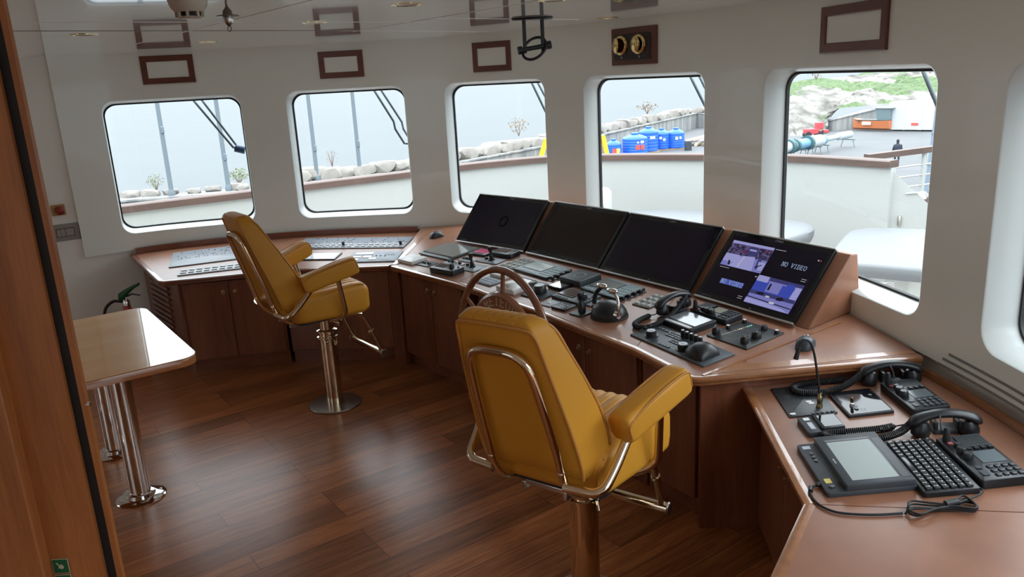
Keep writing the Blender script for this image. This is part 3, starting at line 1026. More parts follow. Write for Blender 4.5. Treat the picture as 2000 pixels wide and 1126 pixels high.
for (px, py, mm) in ((.778, .757, 0), (.271, .254, 1)):
    cx, cy = tile(px, py)
    if mm:
        b = MB()
        b.box((cx, cy, ZS), (0.140, 0.027, 0.0002))
        b.obj('sign_band', TXTD, m4, smooth=0)
    b = MB(Matrix.Translation((cx, cy, ZS + 0.0004)))
    glyphs(b, 'NO VIDEO', 0.0195, 0.0134, gap=0.26, wt=0.13)
    b.obj('no_video_sign', TXT, m4, smooth=0)
for (px, py) in ((.10, .485), (.57, .965)):
    cx, cy = tile(px, py)
    b = MB()
    for k in range(14):
        b.box((cx - 0.028 + k * 0.0042, cy, ZS), (0.0030, 0.0026, 0.0002))
    b.obj('caption_line', WHT, m4, smooth=0)
for (px, py) in ((.44, .05), (.94, .555)):
    cx, cy = tile(px, py)
    b = MB()
    for r_ in range(2):
        for k in range(6):
            b.box((cx - 0.014 + k * 0.0045, cy + r_ * 0.010, ZS), (0.0032, 0.0024, 0.0002))
    b.obj('caption_line', WHT, m4, smooth=0)
for (px, py) in ((.475, .455), (.965, .925)):
    cx, cy = tile(px, py)
    for dx, mm in ((0, WHT), (0.012, emat('red_dot', (0.45, 0.10, 0.06)))):
        b = MB()
        b.lathe([(0.0035, 0), (0.0035, 0.0002)], 12, (cx + dx, cy, ZS))
        b.obj('status_dot', mm, m4)

# ------------------------------------------------------------------ helpers for instruments
def dev(name, label, cat, pl, x, y, yaw, w, d, h, m, r=0.004, group=None, be=0.0012, body='body'):
    o = thing(name, label, cat, group=group, M=frame(pl, x, y, yaw, 0.0012))
    b = MB()
    b.slab((0, 0), w, d, 0, h, r, 4, be)
    b.obj(body, m, o, smooth=30)
    o['h'] = h
    return o
def H(o):
    return o['h']
def pbox(o, name, u, v, w, d, z0, z1, m, r=0.002, be=0.0, rz=0.0):
    b = MB()
    b.slab((u, v), w, d, z0, z1, r, 3, be, rz)
    return b.obj(name, m, o, smooth=30)
def knob(o, name, u, v, z, r, h, m, top=None, n=18, taper=0.9):
    b = MB()
    b.lathe([(r, 0), (r, h * 0.25), (r * taper, h * 0.9), (r * taper * 0.86, h)], n, (u, v, z))
    k = b.obj(name, m, o, smooth=40)
    if top:
        b = MB()
        b.lathe([(r * taper * 0.84, 0), (r * taper * 0.8, 0.0012)], n, (u, v, z + h))
        b.obj(name + '_cap', top, k, smooth=40)
    return k
def joystick(o, u, v, z, hgt, m=BLACK):
    b = MB()
    b.lathe([(0.020, 0), (0.020, 0.006), (0.014, 0.010), (0.017, 0.015), (0.011, 0.020), (0.013, 0.025), (0.008, 0.032), (0.007, hgt * 0.6), (0.012, hgt * 0.68), (0.014, hgt * 0.80), (0.013, hgt * 0.97), (0.009, hgt)], 18, (u, v, z))
    return b.obj('joystick', m, o, smooth=50)
def marks(o, name, pts, w, d, z, m):
    b = MB()
    for (u, v) in pts:
        b.box((u, v, z), (w, d, 0.0006))
    return b.obj(name, m, o, smooth=0)
PRINT = mat('printed_marks', (0.45, 0.48, 0.50), 0.5)
PRINTD = mat('printed_marks_dim', (0.12, 0.13, 0.14), 0.5)
GREENB = mat('green_button', (0.02, 0.12, 0.08), 0.4)
REDB = mat('red_button', (0.35, 0.03, 0.02), 0.4)
YEL = mat('yellow_label', (0.65, 0.52, 0.10), 0.5)

# main console, left section (yaw about -50)
o = dev('touch_display', 'flat grey glass display lying under the leftmost monitor', 'display', 'main', -0.390, 5.020, -50, 0.335, 0.262, 0.008, BLACKM, 0.006)
pbox(o, 'glass_panel', 0, 0.012, 0.318, 0.215, H(o), H(o) + 0.006, mat('grey_glass', (0.23, 0.25, 0.24), 0.10, coat=0.4), 0.004)
marks(o, 'printed_line', [(-0.02 + k * 0.014, -0.118) for k in range(6)], 0.010, 0.004, H(o) + 0.0004, PRINTD)
o = dev('notepad', 'white paper pad at the left tip of the main console', 'notepad', 'main', -0.622, 4.915, -50, 0.165, 0.118, 0.020, WHITEP, 0.004)
marks(o, 'printed_line', [(-0.02, 0.01), (0.02, 0.01)], 0.03, 0.002, H(o) + 0.0004, PRINT)
o = dev('dimmer_panel', 'small dark panel with four knobs beside the white pad', 'control panel', 'main', -0.520, 4.800, -46, 0.130, 0.082, 0.004, BLACKM)
for k in range(4):
    knob(o, 'knob', -0.042 + k * 0.026, 0.004 - 0.006 * (k % 2), H(o), 0.008, 0.010, BLACK if k < 1 else DGREY)
o = dev('control_box', 'thick black control box on the front left edge of the main console', 'control box', 'main', -0.378, 4.572, -46, 0.215, 0.100, 0.032, BLACK, 0.012, be=0.003)
pbox(o, 'screen', -0.045, 0.006, 0.085, 0.055, H(o), H(o) + 0.0012, LCDD)
knob(o, 'knob', 0.048, 0.0, H(o), 0.016, 0.024, BLACK)
knob(o, 'button', 0.085, 0.02, H(o), 0.007, 0.006, DGREY)
o = dev('button_panel', 'pale strip with green and black buttons behind the thick black box', 'control panel', 'main', -0.346, 4.730, -50, 0.155, 0.062, 0.004, LPANEL)
for k, mm in enumerate((GREENB, BLACK, WHITEP, BLACK)):
    knob(o, 'button', -0.055 + k * 0.036, 0.006, H(o), 0.011, 0.014, mm)
o = dev('joystick_panel', 'grey joystick plate nearer the steering wheel of the two', 'joystick', 'main', -0.226, 4.590, -47, 0.150, 0.118, 0.004, GREYP)
joystick(o, -0.01, 0.005, H(o), 0.085)
knob(o, 'knob', -0.055, 0.01, H(o), 0.012, 0.014, BLACK)
o = dev('button_panel', 'pale strip of small buttons between the two grey joystick plates', 'control panel', 'main', -0.263, 4.772, -46, 0.112, 0.066, 0.004, LPANEL)
for k, mm in enumerate((GREENB, BLACK, BLACK, WHITEP)):
    knob(o, 'button', -0.038 + k * 0.025, 0.004, H(o), 0.009, 0.012, mm)
o = dev('joystick_panel', 'grey joystick plate farther from the wheel, below the first monitor', 'joystick', 'main', -0.117, 4.690, -45, 0.175, 0.095, 0.004, GREYP)
joystick(o, 0.0, 0.004, H(o), 0.085)
knob(o, 'knob', -0.050, 0.01, H(o), 0.012, 0.012, BLACK)
o = dev('alarm_display', 'black display glowing dark red below the first monitor', 'display', 'main', -0.172, 4.884, -45, 0.145, 0.112, 0.012, BLACK, 0.008)
pbox(o, 'screen', 0.0, 0.008, 0.112, 0.072, H(o), H(o) + 0.001, mat('magenta_screen', (0.05, 0.0, 0.015), 0.2, emit=(0.20, 0.012, 0.05), estr=0.8))
o = dev('handheld_display', 'rounded black handset display with a brown screen below the first monitor', 'display', 'main', -0.028, 4.776, -46, 0.182, 0.105, 0.026, BLACK, 0.030, be=0.005)
pbox(o, 'screen', -0.014, 0.006, 0.105, 0.062, H(o), H(o) + 0.001, mat('brown_lcd', (0.13, 0.085, 0.065), 0.15))
for k in range(3):
    pbox(o, 'key', 0.064, -0.020 + k * 0.02, 0.016, 0.012, H(o), H(o) + 0.002, DGREY)

# middle section (yaw -55)
def dome_panel(label, x, y, yaw, w, d, rows, cols):
    o = dev('button_panel', label, 'control panel', 'main', x, y, yaw, w, d, 0.005, mat('olive_grey_panel', (0.12, 0.13, 0.12), 0.45))
    for i in range(rows):
        for j in range(cols):
            b = MB()
            b.lathe([(0.0125, 0), (0.012, 0.003), (0.008, 0.0055), (0.0, 0.0065)], 14, (-w / 2 + w * (j + 0.5) / cols, -d / 2 + d * (i + 0.5) / rows, H(o)))
            b.obj('dome_button', mat('ivory_button', (0.50, 0.50, 0.45), 0.4), o, smooth=60)
    return o
dome_panel('grey panel of domed ivory buttons left of the nearer-left teal display', 0.042, 4.553, -55, 0.135, 0.172, 4, 3)
dome_panel('grey panel of domed ivory buttons beside the throttle-side telephone', 0.668, 3.642, -55, 0.110, 0.165, 4, 3)
def teal_display(label, x, y, yaw, w, d):
    o = dev('engine_display', label, 'display', 'main', x, y, yaw, w, d, 0.012, BLACK, 0.006, group='teal engine displays')
    pbox(o, 'face', 0, 0, w - 0.012, d - 0.010, H(o), H(o) + 0.0012, TEAL)
    pbox(o, 'screen_frame', -0.045, 0.012, w * 0.56, d * 0.60, H(o) + 0.001, H(o) + 0.0030, BLACK)
    pbox(o, 'screen', -0.045, 0.012, w * 0.52, d * 0.54, H(o) + 0.003, H(o) + 0.0036, LCD if 'left' in label else mat('dull_lcd', (0.22, 0.23, 0.22), 0.15))
    for i in range(4):
        for j in range(4):
            pbox(o, 'key', 0.062 + j * 0.021, -d * 0.32 + i * 0.030, 0.016, 0.014, H(o) + 0.001, H(o) + 0.003, mat('teal_key', (0.16, 0.25, 0.26), 0.4))
    for j in range(6):
        pbox(o, 'key', -0.115 + j * 0.026, -d * 0.40, 0.014, 0.012, H(o) + 0.001, H(o) + 0.003, LPANEL)
    marks(o, 'title_marks', [(-0.09 + k * 0.016, d * 0.43) for k in range(9)], 0.011, 0.006, H(o) + 0.0016, PRINT)
    return o
teal_display('teal-faced engine display with lit grey screen, left of the compass plate', 0.178, 4.358, -55.5, 0.310, 0.185)
teal_display('teal-faced engine display directly behind the throttle levers', 0.508, 3.885, -57, 0.285, 0.195)
for lab, x, y in (('row of black knobs between the left teal display and the dark compass plate', 0.272, 4.205), ('row of black knobs right of the teal display behind the throttle', 0.588, 3.752)):
    o = dev('knob_strip', lab, 'control panel', 'main', x, y, -55, 0.034, 0.170, 0.003, BLACKM, group='knob strips')
    for k in range(4):
        knob(o, 'knob', 0, -0.060 + k * 0.040, H(o), 0.012 if k % 2 else 0.010, 0.016, BLACK)
o = dev('compass_repeater', 'thick dark square plate with a faint dial ring below the third monitor', 'repeater', 'main', 0.368, 4.089, -54, 0.165, 0.155, 0.034, DGREY, 0.006, be=0.003)
pbox(o, 'face', 0, 0, 0.148, 0.138, H(o), H(o) + 0.001, mat('slate_face', (0.04, 0.05, 0.055), 0.35))
b = MB()
for k in range(24):
    a = 2 * PI * k / 24
    rr = 0.030 if k % 2 else 0.034
    b.box((rr * math.cos(a), rr * math.sin(a), H(o) + 0.0014), (0.008, 0.003, 0.0005), a)
b.obj('dial_ring', PRINT, o, smooth=0)
o = dev('glossy_touchpad', 'small glossy black square between the compass plate and the autopilot', 'touchpad', 'main', 0.256, 4.034, -55, 0.104, 0.094, 0.014, BLACKG, 0.004)
pbox(o, 'glass', 0, 0.0, 0.092, 0.082, H(o), H(o) + 0.0008, SCREEN)
o = dev('rotary_panel', 'black plate with one big black rotary knob right of the wheel', 'control panel', 'main', 0.140, 3.958, -51, 0.155, 0.128, 0.006, BLACKM)
knob(o, 'rotary_knob', 0.0, 0.008, H(o), 0.034, 0.042, BLACK, LPANEL, 26)
o = dev('keypad_panel', 'grey flat keypad on the console edge seen through the wheel', 'keypad', 'main', -0.126, 4.280, -54, 0.150, 0.100, 0.006, GREYP)
for i in range(3):
    for j in range(5):
        pbox(o, 'key', -0.052 + j * 0.026, -0.030 + i * 0.028, 0.020, 0.020, H(o), H(o) + 0.002, BLUEGREY)
o = dev('trackball_panel', 'panel with a pinkish screen and an olive trackball behind the wheel', 'control panel', 'main', 0.082, 4.150, -53, 0.232, 0.118, 0.006, GREYP)
pbox(o, 'screen', -0.045, 0.006, 0.105, 0.075, H(o), H(o) + 0.002, mat('pink_lcd', (0.52, 0.42, 0.44), 0.2))
pbox(o, 'screen_lip', -0.045, 0.050, 0.115, 0.010, H(o), H(o) + 0.004, BLACK)
knob(o, 'trackball', 0.055, 0.0, H(o), 0.024, 0.018, mat('olive_ball', (0.09, 0.09, 0.075), 0.3))
for k in range(3):
    pbox(o, 'key', 0.095, -0.030 + k * 0.03, 0.020, 0.016, H(o), H(o) + 0.003, DGREY)
o = dev('push_button_box', 'white box with a round white push button seen through the wheel', 'push button', 'main', -0.008, 4.078, -53, 0.155, 0.080, 0.026, WHITEP, 0.006, be=0.003)
knob(o, 'push_button', 0.0, 0.006, H(o), 0.034, 0.020, WHITEP, None, 26)
o = dev('white_box', 'plain white low box behind the wheel rim', 'box', 'main', -0.060, 4.348, -53, 0.130, 0.062, 0.020, WHITEP, 0.005, be=0.002)
knob(o, 'knob', 0.01, 0.0, H(o), 0.012, 0.008, LPANEL)
o = dev('silver_plate', 'small silvery plate with one pale round mark on the front edge', 'plate', 'main', 0.184, 3.800, -52, 0.084, 0.078, 0.004, LPANEL)
knob(o, 'button', 0.0, -0.004, H(o), 0.010, 0.004, WHITEP)
o = dev('indicator_panel', 'small dark panel with six pale dots near the chair back', 'control panel', 'main', 0.248, 3.714, -51, 0.102, 0.080, 0.010, BLACK, 0.004)
for i in range(2):
    for j in range(3):
        knob(o, 'indicator', -0.022 + j * 0.020, -0.012 + i * 0.022, H(o), 0.005, 0.002, PRINT)
o = dev('autopilot', 'black autopilot unit with a brown screen and a round knob', 'autopilot', 'main', 0.318, 3.824, -55, 0.228, 0.138, 0.016, DGREY, 0.005, be=0.002)
pbox(o, 'screen_frame', -0.045, 0.012, 0.116, 0.094, H(o), H(o) + 0.003, BLACK)
pbox(o, 'screen', -0.045, 0.012, 0.100, 0.078, H(o) + 0.003, H(o) + 0.0036, LCDD)
knob(o, 'rotary_knob', 0.060, -0.006, H(o), 0.025, 0.022, BLACK)
for k in range(4):
    pbox(o, 'key', -0.085 + k * 0.026, -0.056, 0.018, 0.012, H(o), H(o) + 0.002, BLACK)
    pbox(o, 'key', 0.095, -0.045 + k * 0.026, 0.020, 0.016, H(o), H(o) + 0.002, BLACK)
o = dev('key_switch_panel', 'small blue-grey plate half hidden behind the throttle dome', 'control panel', 'main', 0.412, 3.694, -55, 0.088, 0.080, 0.005, BLUEGREY)
pbox(o, 'label', 0, 0.01, 0.04, 0.012, H(o), H(o) + 0.0006, PRINT)
o = dev('thruster_joystick', 'upright black bow thruster stick on a small square plate', 'joystick', 'main', 0.322, 3.608, -52, 0.086, 0.082, 0.005, BLACKM)
b = MB()
b.lathe([(0.018, 0), (0.019, 0.012), (0.019, 0.040), (0.011, 0.052), (0.009, 0.070), (0.014, 0.082), (0.016, 0.092), (0.011, 0.100)], 20, (0.006, 0.002, H(o)))
b.obj('stick', BLACK, o, smooth=50)
# throttle
o = thing('throttle_control', 'black domed throttle with two chrome levers', 'throttle', M=frame('main', 0.446, 3.530, -52, 0.0012))
b = MB()
b.lathe([(0.092, 0), (0.093, 0.008), (0.088, 0.026), (0.074, 0.046), (0.052, 0.062), (0.026, 0.070), (0.0, 0.072)], 32, (0, 0, 0), Matrix.Diagonal((1.0, 0.86, 1, 1)))
b.obj('dome', BLACK, o, smooth=60)
b = MB()
b.lathe([(0.095, 0), (0.096, 0.004), (0.092, 0.008)], 32, (0, 0, 0), Matrix.Diagonal((1.0, 0.86, 1, 1)))
b.obj('base_ring', RUBBER, o, smooth=40)
for sx, lean in ((-0.086, 0.012), (0.086, -0.014)):
    sg = 1 if sx > 0 else -1
    b = MB()
    b.cyl((sx - sg * 0.012, lean - 0.016, 0.030), (sx + sg * 0.008, lean - 0.016, 0.030), 0.017, n=20)
    lv = b.obj('lever', CHROME, o, smooth=40)
    b = MB()
    hx = sx - sg * 0.040
    b.tube(smooth_path([(sx + sg * 0.003, lean - 0.016, 0.030), (sx + sg * 0.004, lean - 0.010, 0.070), (sx - sg * 0.010, lean, 0.105), (hx, lean + 0.004, 0.130)], 5), 0.0075 if sg > 0 else 0.011, 10)
    b.obj('lever_arm', CHROME if sg > 0 else BLACK, lv, smooth=50)
    b = MB()
    b.M = Matrix.Translation((hx, lean + 0.004, 0.133)) @ Matrix.Rotation(R(90), 4, 'Y')
    b.lathe([(0.004, -0.032), (0.010, -0.028), (0.0125, -0.010), (0.0125, 0.012), (0.010, 0.026), (0.004, 0.031)], 16)
    b.obj('grip', CHROME, lv, smooth=60)

# telephones ---------------------------------------------------------------
def handset_phone(name, label, M, L, cradle_off, cord, group, plug=None, z_hand=0.045):
    # M: frame with x from the cord end to the far end of the handset
    o = thing(name, label, 'telephone', group=group, M=M)
    n = 18
    rings = []
    for i in range(n + 1):
        t = i / n
        x = (t - 0.5) * L
        arch = 0.030 * (1 - (2 * t - 1) ** 2)
        e = min(t, 1 - t)
        ww = 0.021 + 0.006 * max(0, 1 - e / 0.28)
        hh = 0.013 + 0.004 * max(0, 1 - e / 0.28)
        if e < 0.04:
            k = 0.55 + 0.45 * e / 0.04
            ww *= k; hh *= k
        rings.append([Vector((x, ww * math.cos(2 * PI * k / 14), z_hand + arch + hh * math.sin(2 * PI * k / 14))) for k in range(14)])
    b = MB()
    b.loft(rings)
    hs_ = b.obj('handset', BLACK, o, smooth=60)
    for sx in (-1, 1):
        b = MB()
        b.lathe([(0.017, 0.048), (0.026, 0.032), (0.029, 0.016), (0.027, 0.004), (0.020, 0.0), (0.0, 0.001)], 20, (sx * (L / 2 - 0.030), 0, z_hand - 0.044), Matrix.Rotation(R(sx * -10), 4, 'Y'))
        b.obj('ear_cup', BLACK, hs_, smooth=60)
    b = MB()
    b.slab((0.012, cradle_off), 0.085, 0.060, 0, 0.012, 0.006, 4, 0.002)
    cr_ = b.obj('cradle', BLACKM, o, smooth=30)
    for sx in (-0.022, 0.046):
        b = MB()
        b.slab((sx, cradle_off), 0.014, 0.048, 0.012, 0.038, 0.004, 3, 0.003)
        b.obj('rest_fork', BLACK, cr_, smooth=30)
    inv = M.inverted()
    if cord:
        pts = smooth_path([inv @ Vector(p) for p in cord], 14)
        # arc lengths
        ln = [0.0]
        for i in range(1, len(pts)):
            ln.append(ln[-1] + (pts[i] - pts[i - 1]).length)
        T = ln[-1]
        def at(s):
            lo = 0
            while lo < len(ln) - 2 and ln[lo + 1] < s: lo += 1
            t = (s - ln[lo]) / max(1e-9, ln[lo + 1] - ln[lo])
            return pts[lo].lerp(pts[lo + 1], max(0, min(1, t))), (pts[lo + 1] - pts[lo]).normalized()
        hel = []
        turns = T / 0.0062
        st = int(turns * 9)
        a0 = 0.10
        for i in range(st + 1):
            s = T * i / st
            p, tg = at(s)
            up = Vector((0, 0, 1))
            sd = tg.cross(up).normalized()
            u2 = sd.cross(tg)
            f = i / st
            rr = 0.0105 * min(1, max(0.02, (f - a0) / 0.02)) * min(1, max(0.02, (0.985 - f) / 0.02))
            a = 2 * PI * turns * f
            if rr < 0.0012 and i % 4:
                continue
            hel.append(p + sd * rr * math.cos(a) + u2 * rr * math.sin(a))
        b = MB()
        b.tube(hel, 0.0024, 5)
        b.obj('coil_cord', RUBBER, o, smooth=60)
    if plug:
        b = MB()
        b.tube(smooth_path([inv @ Vector(p) for p in plug], 8), 0.0028, 6)
        b.obj('lead', RUBBER, o, smooth=60)
    return o
def along(pl, a, c, dz=0.0):
    # frame on a worktop with x running from plan point a towards c
    a, c = Vector(a), Vector(c)
    m = (a + c) / 2
    return frame(pl, m.x, m.y, math.degrees(math.atan2((c - a).y, (c - a).x)), dz)
def onp(pl, pts, dz):
    return [(x, y, pz(pl, x, y) + (dz[i] if isinstance(dz, (list, tuple)) else dz)) for i, (x, y) in enumerate(pts)]
c2 = onp('right', [(1.262, 2.30), (1.20, 2.325), (1.15, 2.322), (1.056, 2.330), (0.990, 2.336), (0.978, 2.315), (1.038, 2.285), (1.117, 2.262), (1.19, 2.270), (1.240, 2.290), (1.262, 2.285)], [0.030, 0.014, 0.013, 0.013, 0.013, 0.013, 0.013, 0.013, 0.020, 0.040, 0.055])
handset_phone('radio_telephone', 'black handset telephone beside the keyboard, nearer of the two at right', along('right', (1.225, 2.275), (1.425, 2.232)), 0.205, 0.035, c2, 'corded handset telephones', onp('right', [(1.305, 2.285), (1.300, 2.255), (1.285, 2.215), (1.272, 2.185), (1.272, 2.178)], [0.05, 0.075, 0.075, 0.060, 0.045]))
c1 = onp('right', [(1.262, 2.700), (1.225, 2.728), (1.183, 2.730), (1.107, 2.738), (1.045, 2.735), (1.012, 2.706), (1.025, 2.662), (1.100, 2.640), (1.18, 2.655), (1.240, 2.680), (1.275, 2.690)], [0.030, 0.014, 0.013, 0.013, 0.013, 0.015, 0.015, 0.015, 0.022, 0.040, 0.055])
handset_phone('radio_telephone', 'black handset telephone next to the wing step, farther of the two at right', along('right', (1.250, 2.690), (1.462, 2.655)), 0.215, 0.030, c1, 'corded handset telephones', onp('right', [(1.330, 2.68), (1.335, 2.66), (1.335, 2.635), (1.332, 2.612), (1.332, 2.606)], [0.05, 0.075, 0.075, 0.060, 0.045]))
c3 = onp('main', [(0.668, 3.440), (0.645, 3.438), (0.618, 3.436), (0.570, 3.400), (0.535, 3.352), (0.555, 3.308), (0.610, 3.312), (0.690, 3.365), (0.745, 3.420), (0.785, 3.465), (0.800, 3.480)], [0.040, 0.016, 0.013, 0.013, 0.013, 0.013, 0.013, 0.022, 0.042, 0.065, 0.075])
handset_phone('radio_telephone', 'black handset telephone on the main console behind the small tablet', along('main', (0.650, 3.425), (0.825, 3.530)), 0.205, 0.0, c3, 'corded handset telephones', None, 0.052)

# tablet, VHF, control panels on the right section ------------------------------
o = dev('small_tablet', 'small black touchscreen in a raised case in front of the radio', 'touchscreen', 'main', 0.764, 3.302, -61, 0.195, 0.150, 0.024, BLACK, 0.006, be=0.003)
pbox(o, 'screen', 0.0, 0.012, 0.165, 0.100, H(o), H(o) + 0.0012, mat('tablet_glass', (0.15, 0.17, 0.19), 0.12, coat=0.2))
pbox(o, 'front_strip', 0.0, -0.060, 0.165, 0.016, H(o), H(o) + 0.0012, mat('pale_strip', (0.35, 0.35, 0.34), 0.3))
knob(o, 'status_light', 0.078, -0.060, H(o) + 0.001, 0.003, 0.001, YEL)
def radio(label, pl, x, y, yaw, w, d, flip, group):
    o = dev('vhf_radio', label, 'radio', pl, x, y, yaw, w, d, 0.026, BLACK, 0.008, be=0.003, group=group)
    h = H(o)
    # u: away end negative; v: knob side negative
    pbox(o, 'speaker_panel', -w * 0.34, d * 0.16, w * 0.27, d * 0.60, h, h + 0.003, DGREY, 0.003)
    for k in range(9):
        pbox(o, 'speaker_slot', -w * 0.34, d * 0.16 - d * 0.25 + d * 0.5 * k / 8, w * 0.23, d * 0.026, h + 0.003, h + 0.0036, RUBBER, 0.0008)
    pbox(o, 'screen', w * 0.03, d * 0.15, w * 0.26, d * 0.52, h, h + 0.0015, mat('radio_lcd', (0.10, 0.125, 0.14), 0.12) if pl == 'right' else mat('olive_lcd', (0.28, 0.28, 0.20), 0.2))
    for k in range(4):
        pbox(o, 'soft_key', -w * 0.155, d * (-0.08 + k * 0.155), w * 0.05, d * 0.10, h, h + 0.006, BLACK)
    for i in range(3):
        for j in range(4):
            pbox(o, 'key', w * (0.245 + i * 0.085), d * (-0.07 + j * 0.155), w * 0.065, d * 0.115, h, h + 0.004, DGREY, 0.004, 0.001)
    for k in range(2):
        knob(o, 'knob', w * (-0.10 + k * 0.135), -d * 0.30, h, 0.0145, 0.020, BLACK)
    knob(o, 'knob', w * -0.24, -d * 0.26, h, 0.010, 0.014, BLACK)
    pbox(o, 'red_button', -w * 0.34, -d * 0.32, w * 0.07, d * 0.10, h, h + 0.002, mat('red_key', (0.40, 0.09, 0.08), 0.4))
    pbox(o, 'button', w * 0.24, -d * 0.30, w * 0.06, d * 0.13, h, h + 0.003, DGREY, 0.004)
    pbox(o, 'button', w * 0.36, -d * 0.30, w * 0.11, d * 0.15, h, h + 0.003, DGREY, 0.005)
    b = MB()
    b.lathe([(0.012, 0), (0.012, 0.010), (0.010, 0.018), (0.009, 0.036), (0.005, 0.044)], 14, (-w * 0.40, -d * 0.33, h))
    b.obj('microphone_plug', RUBBER, o, smooth=50)
    return o
radio('black radio with keypad beside the keyboard, nearest radio of all', 'right', 1.324, 2.062, -92, 0.262, 0.130, 1, 'radios with keypads')
radio('black radio with keypad behind the nearer telephone, by the window side', 'right', 1.358, 2.512, -90, 0.240, 0.124, 1, 'radios with keypads')
radio('black radio with an olive screen under the monitor showing pictures', 'main', 0.898, 3.357, -60, 0.222, 0.105, 1, 'radios with keypads')

o = dev('communication_panel', 'long grey control panel with two ringed knobs on the console front', 'control panel', 'main', 0.682, 3.098, -62, 0.465, 0.165, 0.005, mat('slate_panel', (0.055, 0.068, 0.080), 0.4))
h = H(o)
for uu in (-0.150, 0.055):
    b = MB()
    b.lathe([(0.030, 0), (0.030, 0.003), (0.024, 0.004)], 26, (uu, -0.030, h))
    b.obj('knob_ring', BLACK, o, smooth=40)
    k = knob(o, 'ring_knob', uu, -0.030, h + 0.003, 0.023, 0.022, BLACK, LPANEL, 26, 0.95)
    b = MB()
    b.lathe([(0.006, 0), (0.005, 0.001)], 12, (uu, -0.030, h + 0.0265))
    b.obj('knob_dimple', BLACKG, k)
for k in range(5):
    knob(o, 'volume_knob', -0.046 + k * 0.027, 0.056, h, 0.0095, 0.030, BLACK, LPANEL, 16)
for i in range(3):
    for j in range(5):
        pbox(o, 'key', -0.110 + j * 0.019, 0.022 + i * 0.016, 0.015, 0.011, h, h + 0.003, BLACK)
for i in range(2):
    for j in range(6):
        pbox(o, 'key', -0.045 + j * 0.019, -0.002 + i * 0.015 - 0.012, 0.015, 0.010, h, h + 0.003, BLACK)
for j in range(4):
    pbox(o, 'key', -0.190 + j * 0.022, 0.050, 0.017, 0.014, h, h + 0.003, BLACK)
    pbox(o, 'key', -0.060 + j * 0.018, -0.058, 0.014, 0.013, h, h + 0.003, BLACK)
marks(o, 'printed_line', [(-0.175, 0.0), (-0.09, 0.066), (-0.02, 0.072), (0.02, -0.055), (0.10, -0.055)], 0.030, 0.004, h + 0.0004, PRINT)
b = MB()
rings = []
for t, ww, hh, x in ((0, .020, .006, 0.078), (.1, .040, .026, 0.088), (.25, .052, .042, 0.110), (.5, .057, .050, 0.140), (.75, .056, .047, 0.170), (.92, .050, .036, 0.192), (1, .046, .006, 0.200)):
    rings.append([Vector((x, -0.012 + ww * math.cos(PI * k / 12), h + hh * max(0, math.sin(PI * k / 12)) ** 0.75)) for k in range(13)])
b.loft(rings)
b.obj('palm_rest', BLACK, o, smooth=60)

o = dev('alarm_unit', 'square black panel with rows of tiny lights and five knobs', 'control panel', 'main', 0.956, 3.118, -59, 0.222, 0.222, 0.004, mat('black_alarm_plate', (0.020, 0.022, 0.022), 0.5))
h = H(o)
GL = mat('lit_green_led', (0.1, 0.3, 0.2), 0.4, emit=(0.25, 0.55, 0.42), estr=0.7)
AL = mat('lit_amber_led', (0.3, 0.2, 0.1), 0.4, emit=(0.62, 0.50, 0.28), estr=0.8)
WL = mat('pale_led', (0.55, 0.55, 0.52), 0.4)
for k in range(16):
    f = k / 15
    u, v = -0.075 + 0.100 * f * 0 + -0.0 + 0.0, 0
    u, v = -0.062 + 0.020 * f, -0.070 + 0.155 * f
    knob(o, 'light', u, v, h, 0.0035, 0.0016, GL if k > 12 else (AL if k in (9, 10) else WL), n=10)
for k in range(9):
    f = k / 8
    knob(o, 'light', 0.022 + 0.010 * f, -0.050 + 0.120 * f, h, 0.003, 0.0014, WL, n=10)
marks(o, 'printed_line', [(-0.028 + 0.001 * k, -0.062 + 0.013 * k) for k in range(11)], 0.040, 0.0018, h + 0.0004, PRINTD)
for u, v, r_ in ((-0.092, -0.072, 0.017), (0.062, -0.070, 0.017), (0.062, 0.0, 0.021)):
    k = knob(o, 'pointer_knob', u, v, h, r_, 0.026, BLACK)
    pbox(k, 'knob_grip', u, v, r_ * 0.7, r_ * 2.1, h + 0.022, h + 0.032, BLACK, 0.003, 0.001, 0.6)
knob(o, 'pointer_knob', 0.030, 0.082, h, 0.014, 0.020, BLACK)
for u, v in ((-0.085, 0.092), (-0.092, 0.0), (0.092, 0.086)):
    knob(o, 'push_button', u, v, h, 0.010, 0.014, BLACK, WHITEP)

def mouse(label, pl, x, y, yaw):
    o = thing('computer_mouse', label, 'mouse', group='computer mice', M=frame(pl, x, y, yaw, 0.0012))
    b = MB()
    rings = []
    for i in range(13):
        t = i / 12
        x_ = (t - 0.5) * 0.112
        ww = 0.034 * (1 - abs(2 * t - 1) ** 3.2) ** 0.5 + 0.001
        hh = 0.040 * (1 - abs(2 * t - 0.85) ** 2.6 * 0.72) * (1 - abs(2 * t - 1) ** 6) + 0.001
        rings.append([Vector((x_, ww * math.cos(PI * k / 14), hh * max(0, math.sin(PI * k / 14)) ** 0.7)) for k in range(15)])
    b.loft(rings)
    b.obj('shell', DGREY, o, smooth=70)
    b = MB()
    b.M = Matrix.Translation((0.030, 0, 0.030)) @ Matrix.Rotation(R(90), 4, 'X')
    b.lathe([(0.006, -0.004), (0.008, -0.002), (0.008, 0.002), (0.006, 0.004)], 14)
    b.obj('scroll_wheel', LPANEL, o, smooth=40)
    b = MB()
    b.tube([(0.002, 0.006, 0.0415), (0.020, 0.007, 0.039), (0.040, 0.006, 0.030)], 0.0012, 5)
    b.obj('button_seam', BLUEGREY, o, smooth=60)
    return o
mouse('dark computer mouse on the left wing beside the first monitor', 'main', -0.505, 5.462, 30)
mouse('dark computer mouse on the right wing behind the gooseneck microphone', 'main', 1.140, 2.935, 55)

